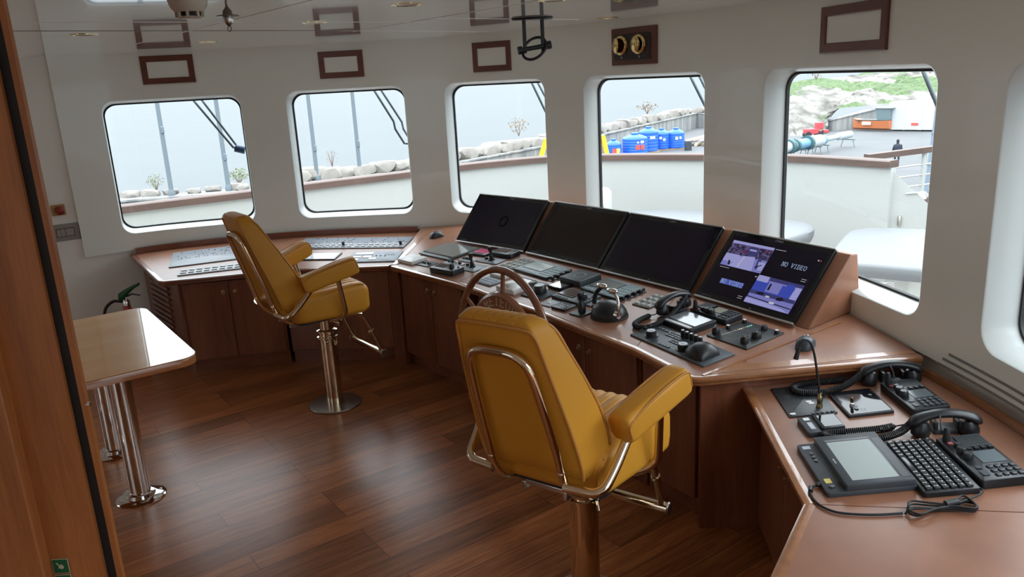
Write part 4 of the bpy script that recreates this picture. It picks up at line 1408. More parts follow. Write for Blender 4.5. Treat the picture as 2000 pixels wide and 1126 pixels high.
# radio worktop at the right -----------------------------------------------------
o = dev('microphone_panel', 'flat black plate carrying the gooseneck, in the corner by the step', 'control panel', 'right', 1.018, 2.622, -94, 0.250, 0.162, 0.004, BLACKM, 0.003, group=None)
h = H(o)
marks(o, 'label', [(0.105, -0.064), (0.035, 0.020), (0.020, 0.015)], 0.014, 0.018, h + 0.0005, WHITEP)
b = MB()
for (u, v) in ((-0.09, -0.05), (-0.04, -0.045), (0.05, -0.04), (0.095, -0.035), (-0.08, -0.02)):
    b.M = Matrix.Translation((u, v, h + 0.0004))
    b.tube([(0.008 * math.cos(2 * PI * k / 16), 0.008 * math.sin(2 * PI * k / 16), 0) for k in range(16)], 0.0008, 4, closed=True, flat=0.3)
b.obj('engraved_dials', PRINTD, o)
for u, v in ((-0.115, -0.072), (0.115, -0.072), (0.115, 0.072), (-0.115, 0.072)):
    knob(o, 'screw', u, v, h, 0.004, 0.002, BLACK, n=10)
gn = thing('gooseneck_microphone', 'black gooseneck microphone arching up from the flat plate', 'microphone', (1.048, 2.548, pz('right', 1.048, 2.548) + 0.0054))
b = MB()
b.lathe([(0.011, 0), (0.011, 0.006), (0.009, 0.010), (0.009, 0.018), (0.010, 0.020), (0.010, 0.036), (0.008, 0.040), (0.005, 0.052)], 18)
b.obj('brass_connector', mat('dull_brass', (0.35, 0.28, 0.16), 0.3, metal=1.0), gn, smooth=40)
b = MB()
G_ = [(0, 0, 0.045), (-0.006, 0, 0.08), (-0.016, 0, 0.14), (-0.028, 0, 0.20), (-0.042, 0, 0.238), (-0.060, 0, 0.250), (-0.074, 0, 0.240), (-0.083, 0, 0.215)]
b.tube(smooth_path(G_, 6), 0.0042, 10)
b.obj('neck', RUBBER, gn, smooth=60)
b = MB()
b.cyl((-0.081, 0, 0.222), (-0.090, 0, 0.182), 0.0065, 0.009, 14)
b.obj('microphone_head', RUBBER, gn, smooth=50)
o = dev('gloss_key_panel', 'glossy black panel with keys in its lock and a speaker grille', 'control panel', 'right', 1.186, 2.540, -92, 0.198, 0.150, 0.009, BLACK, 0.004, be=0.002)
h = H(o)
pbox(o, 'gloss_face', 0, 0, 0.184, 0.136, h, h + 0.0012, BLACKG)
knob(o, 'lens', -0.035, 0.048, h + 0.001, 0.008, 0.004, BLACK)
b = MB()
for i in range(3):
    for j in range(3):
        if (i, j) != (1, 1):
            b.lathe([(0.0018, 0), (0.0018, 0.0004)], 8, (0.060 + i * 0.007, -0.022 + j * 0.007, h + 0.0012))
b.obj('speaker_holes', PRINTD, o)
kl = knob(o, 'key_lock', 0.028, -0.038, h + 0.001, 0.008, 0.008, SILVER)
b = MB()
b.M = Matrix.Translation((0.028, -0.038, h + 0.017)) @ Matrix.Rotation(R(35), 4, 'Z') @ Matrix.Rotation(R(90), 4, 'X')
b.slab((0, 0.004), 0.012, 0.020, -0.001, 0.001, 0.005, 4)
b.obj('key', mat('dull_brass', (0.35, 0.28, 0.16), 0.3), kl, smooth=30)
b = MB()
b.tube([(0.040 + 0.012 * math.cos(2 * PI * k / 20), -0.034 + 0.010 * math.sin(2 * PI * k / 20), h + 0.004) for k in range(20)], 0.0009, 5, closed=True)
b.obj('key_ring', SILVER, kl)
b = MB()
b.slab((0.056, -0.034), 0.018, 0.012, h + 0.0012, h + 0.0042, 0.005, 4)
b.obj('spare_key', BLACK, kl, smooth=30)
o = dev('interface_box', 'small black box with a grey label left of the coiled cord', 'box', 'right', 1.000, 2.405, -92, 0.120, 0.122, 0.016, DGREY, 0.006, be=0.002)
h = H(o)
pbox(o, 'lid', 0.0, 0.022, 0.112, 0.072, h, h + 0.010, BLACK, 0.004, 0.002)
pbox(o, 'gloss_face', 0.006, 0.024, 0.082, 0.058, h + 0.010, h + 0.011, BLACKG)
for k in range(5):
    pbox(o, 'connector', -0.056, -0.008 + k * 0.016, 0.012, 0.008, h + 0.004, h + 0.013, BLACK)
pbox(o, 'label', 0.010, -0.036, 0.050, 0.016, h, h + 0.0006, LPANEL)
pbox(o, 'label', -0.040, -0.036, 0.020, 0.020, h, h + 0.0006, WHITEP)
o = dev('terminal_display', 'dark grey desktop terminal with a blank pale screen', 'display', 'right', 0.990, 2.130, -94, 0.300, 0.252, 0.014, DGREY, 0.010, be=0.003)
h = H(o)
pbox(o, 'screen_frame', 0.0, 0.022, 0.300, 0.190, h, h + 0.020, DGREY, 0.006, 0.003)
pbox(o, 'screen', 0.012, 0.016, 0.232, 0.128, h + 0.020, h + 0.0206, mat('pale_lcd', (0.27, 0.315, 0.30), 0.35, spec=0.2))
pbox(o, 'screen_lip', -0.112, 0.016, 0.012, 0.134, h + 0.020, h + 0.0212, BLACK, 0.001)
pbox(o, 'side_strip', 0.012, 0.098, 0.240, 0.022, h + 0.020, h + 0.0206, BLACKM, 0.002)
for k in range(3):
    pbox(o, 'key', -0.080 + k * 0.022, -0.100, 0.014, 0.010, h, h + 0.003, BLACK, 0.004)
pbox(o, 'label', -0.122, -0.103, 0.020, 0.024, h, h + 0.0006, LPANEL)
pbox(o, 'label', 0.085, -0.103, 0.026, 0.018, h, h + 0.0006, YEL)
knob(o, 'power_button', 0.118, -0.103, h, 0.009, 0.003, BLACK)
marks(o, 'logo_marks', [(0.0 + k * 0.006, -0.060) for k in range(5)], 0.004, 0.004, h + 0.0205, PRINT)
# keyboard: every key is a part, one mesh shared by all of them
kb = dev('computer_keyboard', 'compact black keyboard between the terminal and the nearest radio', 'keyboard', 'right', 1.180, 2.072, -94.5, 0.300, 0.150, 0.016, BLACK, 0.008, be=0.003)
h = H(kb)
KEYM = mat('key_black', (0.030, 0.032, 0.034), 0.25)
KEYL = mat('key_sheen', (0.14, 0.145, 0.15), 0.3)
kmesh = MB()
kmesh.slab((0, 0), 0.0165, 0.0165, 0, 0.004, 0.002, 2)
kmesh.slab((0, 0), 0.0165, 0.0165, 0.004, 0.0075, 0.002, 2, 0.0025)
kproto = kmesh.obj('key', KEYM, kb, smooth=30)
first = True
for i in range(6):
    for j in range(14):
        if i == 0 and 5 <= j <= 8:
            continue
        if first:
            k = kproto; first = False
        else:
            k = kproto.copy(); COL.objects.link(k); k.parent = kb
        k.location = (-0.133 + j * 0.0205, -0.056 + i * 0.0215, h)
pbox(kb, 'space_bar', -0.133 + 6.5 * 0.0205, -0.056, 0.078, 0.0165, h, h + 0.007, KEYM, 0.002, 0.0015)
b = MB()
for i in range(6):
    for j in range(14):
        if not (i == 0 and 5 <= j <= 8):
            b.box((-0.1355 + j * 0.0205, -0.0535 + i * 0.0215, h + 0.00775), (0.005, 0.005, 0.0004))
b.obj('key_legends', PRINT, kb, smooth=0)
# cable with its tied loop
cabz = lambda pts, dz: [Vector((x, y, pz('right', x, y) + dz)) for x, y in pts]
uc = thing('usb_cable', 'black cable running from the terminal into a tied loop by the keyboard', 'cable', (1.0, 1.90, pz('right', 1.0, 1.90)))
b = place(MB(), uc)
b.tube(smooth_path(cabz([(0.872, 2.050), (0.845, 2.052), (0.826, 2.045), (0.818, 2.02), (0.815, 1.985), (0.822, 1.945), (0.850, 1.908), (0.905, 1.884), (0.955, 1.872), (1.005, 1.866)], 0.0048), 8), 0.0035, 8)
b.obj('lead', RUBBER, uc, smooth=60)
b = place(MB(), uc)
b.cyl(*cabz([(0.880, 2.050), (0.848, 2.052)], 0.0085), 0.0065, n=10)
b.cyl(*cabz([(0.829, 2.046), (0.820, 2.024)], 0.0075), 0.0065, n=10)
b.obj('plug', BLACK, uc, smooth=40)
b = place(MB(), uc)
loop = []
for q in range(3):
    dz = 0.0048 + q * 0.0062
    e = q * 0.006
    loop += cabz([(1.010 + e, 1.862), (1.040, 1.885 + e), (1.085, 1.872 + e * .5), (1.130, 1.862), (1.175, 1.880 + e), (1.197 - e, 1.860), (1.175, 1.835 - e * .5), (1.125, 1.852), (1.080, 1.860 - e), (1.035, 1.846 - e)], dz)
loop += cabz([(1.02, 1.860), (1.10, 1.850), (1.17, 1.872), (1.225, 1.895), (1.246, 1.920), (1.232, 1.940), (1.205, 1.942)], 0.019)
for i_ in range(len(loop) - 6, len(loop)):
    loop[i_].z -= 0.0022 * (i_ - len(loop) + 7)
b.tube(smooth_path(loop, 6), 0.0030, 7)
b.obj('tied_loop', RUBBER, uc, smooth=60)
b = place(MB(), uc)
b.cyl(*cabz([(1.115, 1.862), (1.150, 1.866)], 0.018), 0.010, n=12)
b.obj('ferrite_bead', BLACK, uc, smooth=40)

# left worktop panels ----------------------------------------------------------------
PB = mat('mimic_panel_grey', (0.19, 0.22, 0.26), 0.42)
def mimic(label, x, y, yaw, w, d, rows, wk, sw=None):
    o = dev('switchboard', label, 'control panel', 'left', x, y, yaw, w, d, 0.006, PB, 0.003, group='grey switch panels')
    h = H(o)
    rnd = random.Random(int(w * 1000))
    b = MB()
    for k in range(rows):
        u, v = (rnd.random() - .5) * w * 0.86, (0.02 + rnd.random() * 0.40) * d
        b.box((u, v, h + 0.0012), (0.007, 0.008, 0.0024))
    for k in range(int(w / 0.02)):
        if k % 3:
            b.box((-w * 0.44 + k * 0.019, -0.03 * d, h + 0.0012), (0.006, 0.008, 0.0024))
    b.obj('indicators', BLACK, o, smooth=0)
    b = MB()
    for k in range(6):
        u, v = (rnd.random() - .5) * w * 0.6, (rnd.random() * .4) * d
        b.box((u, v, h + 0.0005), (0.10, 0.0022, 0.0006))
        b.box((u + 0.05, v - 0.02, h + 0.0005), (0.0022, 0.045, 0.0006))
    b.obj('mimic_lines', LPANEL, o, smooth=0)
    for i in range(wk):
        for j in range(int(w / 0.044)):
            pbox(o, 'switch', -w * 0.45 + j * 0.044, -d * (0.22 + 0.17 * i), 0.030, 0.012, h, h + 0.005, WHITEP)
    if sw is not None:
        k = knob(o, 'toggle', sw * w, -d * 0.30, h, 0.010, 0.030, BLACK)
    return o
mimic('grey mimic panel with tiny black indicators at the left console end', -2.090, 5.420, 17, 0.50, 0.40, 26, 0)
o = dev('switch_strip', 'pale strip with two rows of white rocker switches along the left console edge', 'control panel', 'left', -1.955, 5.060, 14, 0.40, 0.135, 0.006, LPANEL, 0.003)
for i in range(2):
    for j in range(8):
        pbox(o, 'switch', -0.168 + j * 0.048, -0.028 + i * 0.056, 0.034, 0.016, H(o), H(o) + 0.006, WHITEP)
mimic('grey switch panel with white rockers behind the far chair armrest', -1.290, 5.585, -9, 0.46, 0.285, 16, 2, 0.30)
mimic('grey switch panel with white rockers in the corner beside the main console', -0.885, 5.520, -9, 0.36, 0.285, 14, 2, 0.40)
o = dev('chart_screen', 'pale blank screen panel in a black frame beside the far armrest', 'display', 'left', -1.285, 5.235, -8, 0.270, 0.165, 0.006, BLACK, 0.003)
pbox(o, 'screen', 0, 0, 0.250, 0.145, H(o), H(o) + 0.001, mat('bright_lcd', (0.62, 0.68, 0.68), 0.12))
o = dev('light_control_panel', 'blue-grey panel with white keypads in front of the corner switch panel', 'control panel', 'left', -0.900, 5.150, -6, 0.340, 0.240, 0.006, BLUEGREY, 0.003)
h = H(o)
for u, v, w, d in ((-0.085, 0.070, 0.125, 0.050), (-0.115, -0.005, 0.055, 0.045), (-0.045, -0.01, 0.060, 0.05), (-0.12, -0.07, 0.060, 0.045), (0.0, -0.06, 0.050, 0.04)):
    pbox(o, 'keypad', u, v, w, d, h, h + 0.003, WHITEP)
for k in range(4):
    pbox(o, 'slider', 0.065 + k * 0.018, 0.055, 0.008, 0.060, h, h + 0.003, BLACK, 0.001, 0, 0.3)
for k in range(4):
    knob(o, 'button', -0.02 + k * 0.03, 0.020 - k * 0.006, h, 0.006, 0.004, BLACK)

# ------------------------------------------------------------------ steering wheel
wc = Vector((-0.064, 3.760, 0.479))
u_ = Vector((math.cos(R(-55)), math.sin(R(-55)), 0)); n_ = Vector((-u_.y, u_.x, 0))
tl = R(4.2)
up_ = Vector((n_.x * math.sin(tl), n_.y * math.sin(tl), math.cos(tl)))
no_ = u_.cross(up_)
Mw = Matrix.Translation(wc) @ Matrix((u_, up_, no_)).transposed().to_4x4()
wh = thing('steering_wheel', 'large wooden steering wheel with METEO lettering, behind the near chair', 'steering wheel', M=Mw)
RW = 0.392
b = MB()
b.tube([(RW * math.cos(2 * PI * k / 72), RW * math.sin(2 * PI * k / 72), 0) for k in range(72)], 0.019, 14, closed=True)
b.obj('rim', WHEELW, wh, smooth=60)
for k in range(6):
    a = R(90 + 60 * k)
    b = MB()
    b.cyl((0.26 * math.cos(a), 0.26 * math.sin(a), 0), (0.385 * math.cos(a), 0.385 * math.sin(a), 0), 0.013, 0.010, 14)
    b.obj('spoke', WHEELW, wh, smooth=50)
b = MB()
b.lathe([(0.0, -0.020), (0.255, -0.020), (0.275, -0.012), (0.282, 0.0), (0.276, 0.012), (0.262, 0.018), (0.250, 0.014), (0.14, 0.014), (0.13, 0.020), (0.0, 0.022)], 64)
hub = b.obj('hub_plate', NOSE, wh, smooth=30)
b = MB()
b.M = Matrix.Identity(4)
def arc_place(v):
    rad = 0.237 + v.y
    a = R(90) - v.x / 0.222
    return Vector((rad * math.cos(a), rad * math.sin(a), 0.0152))
glyphs(b, 'METEOR', 0.044, 0.036, gap=0.30, wt=0.15, place_fn=lambda v: arc_place(v + Vector((-0.007, 0, 0))))
b.obj('lettering', mat('pale_gilt_letters', (0.55, 0.40, 0.28), 0.4), hub, smooth=0)
b = MB()
b.lathe([(0.045, -0.16), (0.045, -0.02), (0.05, -0.018)], 24)
b.obj('shaft', CHROME, wh, smooth=40)
for k in range(9):
    pass

# ------------------------------------------------------------------ helm chairs
def make_chair(label, x, y, yaw):
    o = thing('helm_chair', label, 'chair', (x, y, 0), R(yaw), 'mustard leather helm chairs')
    b = MB()
    b.lathe([(0.150, 0.0), (0.152, 0.006), (0.148, 0.011), (0.050, 0.013)], 40)
    b.obj('base_plate', STEELD, o, smooth=40)
    b = MB()
    b.lathe([(0.049, 0.011), (0.049, 0.440)], 32)
    b.obj('post', CHAIRM, o, smooth=40)
    b = MB()
    b.lathe([(0.052, 0.405), (0.060, 0.410), (0.060, 0.420), (0.052, 0.425), (0.052, 0.440), (0.058, 0.446), (0.058, 0.456), (0.040, 0.462), (0.040, 0.555)], 32)
    col = b.obj('collar', CHAIRM, o, smooth=40)
    b = MB()
    b.cyl((0.0, -0.05, 0.415), (-0.05, -0.085, 0.405), 0.005, n=10)
    b.obj('lock_handle', CHAIRM, col, smooth=40)
    b = MB()
    b.lathe([(0.006, 0.0), (0.006, 0.036), (0.017, 0.038), (0.019, 0.046), (0.014, 0.052)], 12, (0.035, -0.03, 0.500), Vector((0.015, -0.035, 0)).to_track_quat('Z', 'Y').to_matrix().to_4x4())
    b.obj('lock_handle', CHAIRM, col, smooth=40)
    b = MB()
    b.box((-0.05, 0, 0.560), (0.36, 0.16, 0.018))
    b.box((-0.05, 0.075, 0.552), (0.38, 0.014, 0.030))
    b.box((-0.05, -0.075, 0.552), (0.38, 0.014, 0.030))
    b.obj('slide_rail', SILVER, o, bevel=0.003)
    b = MB()
    b.slab((-0.04, 0), 0.38, 0.40, 0.569, 0.578, 0.03, 5)
    b.obj('seat_pan', BLACK, o, smooth=30)
    # seat cushion: loft from the back to the front
    def seat_ring(xx, zb, zt, hw, r=0.035):
        return [Vector((xx, p[0], (zb + zt) / 2 + p[1])) for p in rrect(2 * hw, zt - zb, r, 5)]
    b = MB()
    b.loft([seat_ring(-0.245, 0.600, 0.690, 0.185), seat_ring(-0.235, 0.580, 0.712, 0.212), seat_ring(-0.19, 0.577, 0.728, 0.222), seat_ring(-0.05, 0.576, 0.738, 0.238), seat_ring(0.08, 0.574, 0.748, 0.248), seat_ring(0.135, 0.576, 0.744, 0.250), seat_ring(0.165, 0.590, 0.722, 0.240), seat_ring(0.176, 0.620, 0.690, 0.215)])
    seat = b.obj('seat', LEATHER, o, smooth=70)
    for k in range(9):
        yy = -0.156 + k * 0.039
        b = MB()
        b.tube(smooth_path([(-0.20, yy * 0.92, 0.722), (-0.05, yy, 0.7335), (0.08, yy * 1.05, 0.7435), (0.138, yy * 1.06, 0.738)], 5), 0.0205, 10, flat=0.42)
        b.obj('rib', LEATHER, seat, smooth=70)
    b = MB()
    pp = []
    for xx, hw, zt in ((-0.225, 0.195, 0.708), (-0.05, 0.226, 0.7345), (0.09, 0.238, 0.7455), (0.145, 0.225, 0.7375)):
        pp.append((xx, -hw, zt - 0.004))
    path = pp + [(0.172, 0, 0.722)] + [(a, -c, d) for a, c, d in pp[::-1]]
    b.tube(smooth_path(path, 6), 0.0042, 6)
    b.obj('piping', PIPING, seat, smooth=60)
    b = MB()
    b.tube(smooth_path([(-0.243, -0.19, 0.60), (-0.243, -0.195, 0.66), (-0.225, -0.205, 0.706)], 5), 0.0038, 6)
    b.obj('piping', PIPING, seat, smooth=60)
    b = MB()
    b.tube(smooth_path([(-0.243, 0.19, 0.60), (-0.243, 0.195, 0.66), (-0.225, 0.205, 0.706)], 5), 0.0038, 6)
    b.obj('piping', PIPING, seat, smooth=60)
    # reclined back: rings from bottom to top; (z, rear x, thickness, rear half width, front half width)
    lv = [(0.640, -0.262, 0.060, 0.150, 0.165), (0.655, -0.288, 0.105, 0.172, 0.188), (0.70, -0.303, 0.140, 0.178, 0.200), (0.78, -0.329, 0.150, 0.174, 0.200), (0.87, -0.358, 0.142, 0.166, 0.192), (0.97, -0.392, 0.122, 0.154, 0.178), (1.06, -0.421, 0.102, 0.142, 0.160), (1.13, -0.444, 0.086, 0.131, 0.146), (1.160, -0.450, 0.074, 0.122, 0.134), (1.174, -0.444, 0.050, 0.104, 0.114)]
    rings = []
    for z, xr, th, hr, hf in lv:
        xf = xr + th
        r1, r2 = min(0.012, th * 0.3), min(0.020, th * 0.35)
        ring = []
        for cx, cy, rr, a0 in ((xr + r1, hr - r1, r1, 90), (xr + r1, -(hr - r1), r1, 180), (xf - r2, -(hf - r2), r2, 270), (xf - r2, hf - r2, r2, 0)):
            for k in range(6):
                a = R(a0 + 90 * k / 5)
                ring.append(Vector((cx + rr * math.cos(a), cy + rr * math.sin(a), z + 0.28 * (cx + rr * math.cos(a) - xr) * (1 if z > 0.9 else 0.3) * 0.15)))
        rings.append(ring)
    b = MB()
    b.loft(rings)
    back = b.obj('backrest', LEATHER, o, smooth=70)
    # ribbed roll over the top edge
    for k in range(7):
        yy = -0.084 + k * 0.028
        b = MB()
        b.tube(smooth_path([(-0.449, yy, 1.160), (-0.436, yy, 1.1725), (-0.405, yy, 1.176), (-0.376, yy, 1.164), (-0.360, yy * 1.05, 1.12), (-0.335, yy * 1.2, 1.04)], 5), 0.0162, 8, flat=0.20)
        b.obj('rib', LEATHER, back, smooth=70)
    b = MB()
    left = [(xr + 0.0015, hr - 0.0015, z) for z, xr, th, hr, hf in lv[1:8]]
    path = left + [(-0.4515, 0.105, 1.150), (-0.4535, 0.0, 1.153), (-0.4515, -0.105, 1.150)] + [(a, -c, d) for a, c, d in left[::-1]]
    b.tube(smooth_path(path, 4), 0.0050, 7)
    b.obj('piping', PIPING, back, smooth=60)
    b = MB()
    left = [(xr + th - 0.004, hf - 0.003, z) for z, xr, th, hr, hf in lv[1:8]]
    path = left + [(-0.395, 0.118, 1.162), (-0.392, 0.0, 1.168), (-0.395, -0.118, 1.162)] + [(a, -c, d) for a, c, d in left[::-1]]
    b.tube(smooth_path(path, 4), 0.0050, 7)
    b.obj('piping', PIPING, back, smooth=60)
    b = MB()
    b.slab((0, 0), 0.20, 0.30, 0, 0.006, 0.03, 5, 0.002)
    # tube frame behind the back, running down and under the seat
    fr = [(-0.10, 0.118, 0.562), (-0.24, 0.120, 0.566), (-0.318, 0.124, 0.640), (-0.345, 0.122, 0.75), (-0.398, 0.112, 0.92), (-0.446, 0.098, 1.075)]
    path = fr + [(a, -c, d) for a, c, d in fr[::-1]]
    b = MB()
    b.tube(round_path(path, 0.07, 7), 0.0130, 14)
    frm = b.obj('back_frame', CHAIRM, o, smooth=60)
    for sy in (-1, 1):
        b = MB()
        b.lathe([(0.0135, -0.006), (0.0135, 0.006)], 14, (-0.330, sy * 0.1235, 0.690), Matrix.Rotation(R(14), 4, 'Y'))
        b.obj('clamp_ring', CHAIRM, frm, smooth=40)
    for sy in (-1, 1):
        # armrest pad along a line that rises forward and opens outwards
        a0, a1 = Vector((-0.205, sy * 0.248, 0.800)), Vector((0.072, sy * 0.318, 0.874))
        d = (a1 - a0)
        dn = d.normalized()
        side = Vector((-dn.y, dn.x, 0)).normalized()
        upv = dn.cross(side) * (1 if dn.cross(side).z > 0 else -1)
        rings = []
        for t, sc_ in ((0.0, 0.55), (0.025, 0.88), (0.08, 1.0), (0.5, 1.0), (0.90, 1.0), (0.97, 0.9), (1.0, 0.55)):
            c = a0 + d * t
            hw, hh = 0.041 * (0.75 + 0.25 * sc_), 0.047 * (0.6 + 0.4 * sc_)
            rings.append([c + side * p[0] + upv * p[1] for p in rrect(2 * hw, 2 * hh, 0.020, 5)])
        b = MB()
        b.loft(rings)
        arm = b.obj('armrest', LEATHER, o, smooth=70)
        for sg in (-1, 1):
            b = MB()
            b.tube(smooth_path([a0 + d * 0.01 - upv * 0.022 + side * sg * 0.0385, a0 + d * 0.05 + upv * 0.026 + side * sg * 0.0385, a0 + d * 0.5 + upv * 0.0425 + side * sg * 0.0365, a0 + d * 0.93 + upv * 0.038 + side * sg * 0.0365, a0 + d * 0.99 + upv * 0.012 + side * sg * 0.0365, a0 + d * 0.99 - upv * 0.020 + side * sg * 0.0365], 5), 0.0042, 6)
            b.obj('piping', PIPING, arm, smooth=60)
        b = MB()
        p0 = a0 + d * 0.12 - upv * 0.036
        b.tube(round_path([p0, (-0.238, sy * 0.248, 0.690), (-0.305, sy * 0.238, 0.635), (-0.322, sy * 0.125, 0.640)], 0.06, 7), 0.0150, 14)
        b.obj('arm_support', CHAIRM, arm, smooth=60)
        b = MB()
        p1 = a0 + d * 0.60 - upv * 0.036
        b.tube(round_path([p1, (0.010, sy * 0.268, 0.600), (-0.02, sy * 0.20, 0.562), (-0.06, sy * 0.12, 0.562)], 0.04, 6), 0.0135, 14)
        b.obj('arm_strut', CHAIRM, arm, smooth=60)
    # footrest
    b = MB()
    for sy in (-1, 1):
        b.tube(round_path([(0.02, sy * 0.178, 0.563), (0.130, sy * 0.178, 0.563), (0.165, sy * 0.178, 0.500), (0.243, sy * 0.178, 0.300)], 0.03, 6), 0.0125, 12)
    ft = b.obj('footrest_frame', CHAIRM, o, smooth=60)
    b = MB()
    b.cyl((0.243, -0.200, 0.300), (0.243, 0.200, 0.300), 0.0205, n=20)
    b.obj('footrest_bar', CHAIRM, ft, smooth=40)
    for sy in (-1, 1):
        b = MB()
        b.cyl((0.243, sy * 0.200, 0.300), (0.243, sy * 0.206, 0.300), 0.024, 0.021, 20)
        b.obj('end_cap', STEELD, ft, smooth=40)
        b = MB()
        b.lathe([(0.0165, -0.008), (0.0165, 0.008)], 14, (0.188, sy * 0.178, 0.441), Matrix.Rotation(R(-21), 4, 'Y'))
        b.cyl((0.188, sy * 0.178, 0.441), (0.170, sy * 0.178, 0.434), 0.006, n=8)
        b.obj('clamp_ring', CHAIRM, ft, smooth=40)
    return o
make_chair('mustard leather helm chair farther away, by the left console and windows', -1.060, 4.293, 36.5)
make_chair('mustard leather helm chair in the foreground, back turned to the camera', 0.203, 2.396, 54.7)

# ------------------------------------------------------------------ table at the left
tb = thing('table', 'glossy oak table with rounded corners at the left behind the door edge', 'table', (-1.93, 3.56, 0), SHIP)
def ax(a, t):
    return (a, t)
ca, ct = (AX.x * -1.93 + AX.y * 3.56), (-AX.y * -1.93 + AX.x * 3.56)
a0, a1, t0, t1 = -0.55 - ca, 0.777 - ca, 3.425 - ct, 4.475 - ct
b = MB()
b.slab(((a0 + a1) / 2, (t0 + t1) / 2), a1 - a0 - 0.004, t1 - t0 - 0.004, 0.6995, 0.7005, 0.075, 8)
b.obj('table_top', TABLEW, tb, smooth=30)
b = MB()
b.slab(((a0 + a1) / 2, (t0 + t1) / 2), a1 - a0, t1 - t0, 0.664, 0.6994, 0.078, 8, 0.004)
b.obj('table_edge', TABLEE, tb, smooth=50)
for la in (0.49 - ca, -0.30 - ca):
    for lt_ in (3.722 - ct, 4.316 - ct):
        b = MB()
        b.lathe([(0.046, 0.010), (0.046, 0.664)], 28, (la, lt_, 0))
        lg = b.obj('leg', CHROME, tb, smooth=40)
        b = MB()
        b.lathe([(0.108, 0.0), (0.109, 0.005), (0.104, 0.010), (0.064, 0.014), (0.060, 0.030), (0.047, 0.034)], 32, (la, lt_, 0))
        b.obj('flange', CHROME, lg, smooth=40)
        for k in range(6):
            b = MB()
            b.lathe([(0.008, 0), (0.006, 0.003)], 10, (la + 0.086 * math.cos(k * PI / 3), lt_ + 0.086 * math.sin(k * PI / 3), 0.0115))
            b.obj('screw', STEELD, lg, smooth=40)

# ------------------------------------------------------------------ door edge at the left
dr = MB()
dr.box((-1.70, 1.585, ZC / 2), (1.23, 0.035, ZC - 0.004))
dr = dr.obj('door_1', TEAKD, None, bevel=0.004)
struct(dr)
b = MB()
b.box((-1.026, 1.6025, ZC / 2), (0.120, 0.009, ZC - 0.004))
struct(b.obj('trim_20', TEAKD, None, smooth=0))
b = MB()
b.box((-0.960, 1.612, ZC / 2), (0.040, 0.010, ZC - 0.004))
struct(b.obj('trim_21', RUBBER, None, smooth=0))  # black strip standing in for the dark gap beside the jamb
b = MB()
b.box((-0.9345, 1.604, ZC / 2), (0.0125, 0.012, ZC - 0.004))
struct(b.obj('trim_22', TEAKD, None, smooth=0))
lk = thing('door_catch', 'small chrome catch in the dark slot of the sliding door', 'door catch', (-0.955, 1.616, 1.158))
b = MB()
b.box((0, 0, 0), (0.020, 0.008, 0.006))
b.obj('strike_plate', CHROME, lk, bevel=0.001)
b = MB()
b.lathe([(0.004, 0), (0.006, 0.004), (0.004, 0.010)], 12, (0.028, -0.024, 0.004), Matrix.Rotation(R(90), 4, 'Y'))
b.obj('catch_pin', CHROME, lk, smooth=40)
GRN = mat('sign_green', (0.0, 0.115, 0.045), 0.4)
CRM = mat('sign_cream', (0.50, 0.52, 0.36), 0.4)
for k, (zz, lab) in enumerate(((0.770, 'green safety sticker at bottom left of the door, upper of two'), (0.729, 'green safety sticker cut by the bottom edge, lower of two'))):
    sg = thing('safety_sticker', lab, 'sticker', (-1.0615, 1.5960, zz), 0, 'green stickers on the door')
    b = MB()
    b.box((0, 0, 0), (0.037, 0.0012, 0.037))
    b.obj('border', CRM, sg, smooth=0)
    b = MB()
    b.box((0, -0.0008, 0), (0.034, 0.001, 0.034))
    b.obj('panel', GRN, sg, smooth=0)
    b = MB()
    b.M = Matrix.Rotation(R(90), 4, 'X')
    zf = 0.0016
    b.add([(-0.006, -0.004, zf), (0.004, -0.007, zf), (0.008, -0.001, zf), (0.003, 0.006, zf), (-0.002, 0.002, zf)], [(0, 1, 2, 3, 4)])
    b.add([(-0.010, 0.009, zf), (-0.006, 0.010, zf), (0.000, 0.002, zf), (-0.003, 0.000, zf)], [(0, 1, 2, 3)])
    b.obj('pictogram', CRM, sg, smooth=0)

# ------------------------------------------------------------------ things on the walls
def wall_thing(name, label, cat, s0, s1, z0, z1, group=None):
    sm, zm_ = (s0 + s1) / 2, (z0 + z1) / 2
    return thing(name, label, cat, group=group, M=wall_frame(sm, zm_, -0.002)), s1 - s0, z1 - z0
flab = ['small mahogany frame above the leftmost window', 'small mahogany frame above the second window', 'small mahogany frame above the third window, left of the ceiling bracket', 'larger mahogany frame above the window at right']
for lab, q in zip(flab, ((0.737, 1.082, 1.852, 2.041), (1.943, 2.262, 1.828, 2.012), (3.067, 3.376, 1.815, 2.010), (5.803, 6.244, 1.810, 1.997))):
    o, w, hh = wall_thing('wall_frame', lab, 'frame', *q, 'mahogany access frames above the windows')
    bw = 0.040
    p = [(-w / 2 + bw / 2, 0, -hh / 2 + bw / 2), (w / 2 - bw / 2, 0, -hh / 2 + bw / 2), (w / 2 - bw / 2, 0, hh / 2 - bw / 2), (-w / 2 + bw / 2, 0, hh / 2 - bw / 2)]
    b = MB()
    b.sweep([(-bw / 2, 0.0), (bw / 2, 0.0), (bw / 2, 0.010), (bw * 0.4, 0.014), (-bw * 0.4, 0.014), (-bw / 2, 0.010)], p, closed=True, up=Vector((0, 1, 0)))
    b.obj('frame', FRAMEW, o, smooth=0)
    b = MB()
    b.box((0, 0.003, 0), (w - 1.6 * bw, 0.006, hh - 1.6 * bw))
    b.obj('white_panel', PAINT, o, smooth=0)
o, w, hh = wall_thing('socket_board', 'mahogany board with two brass capped sockets above the fourth window', 'socket board', 4.236, 4.587, 1.808, 2.015)
b = MB()
b.box((0, 0.007, 0), (w, 0.014, hh))
b.obj('board', FRAMEW, o, bevel=0.003)
b = MB()
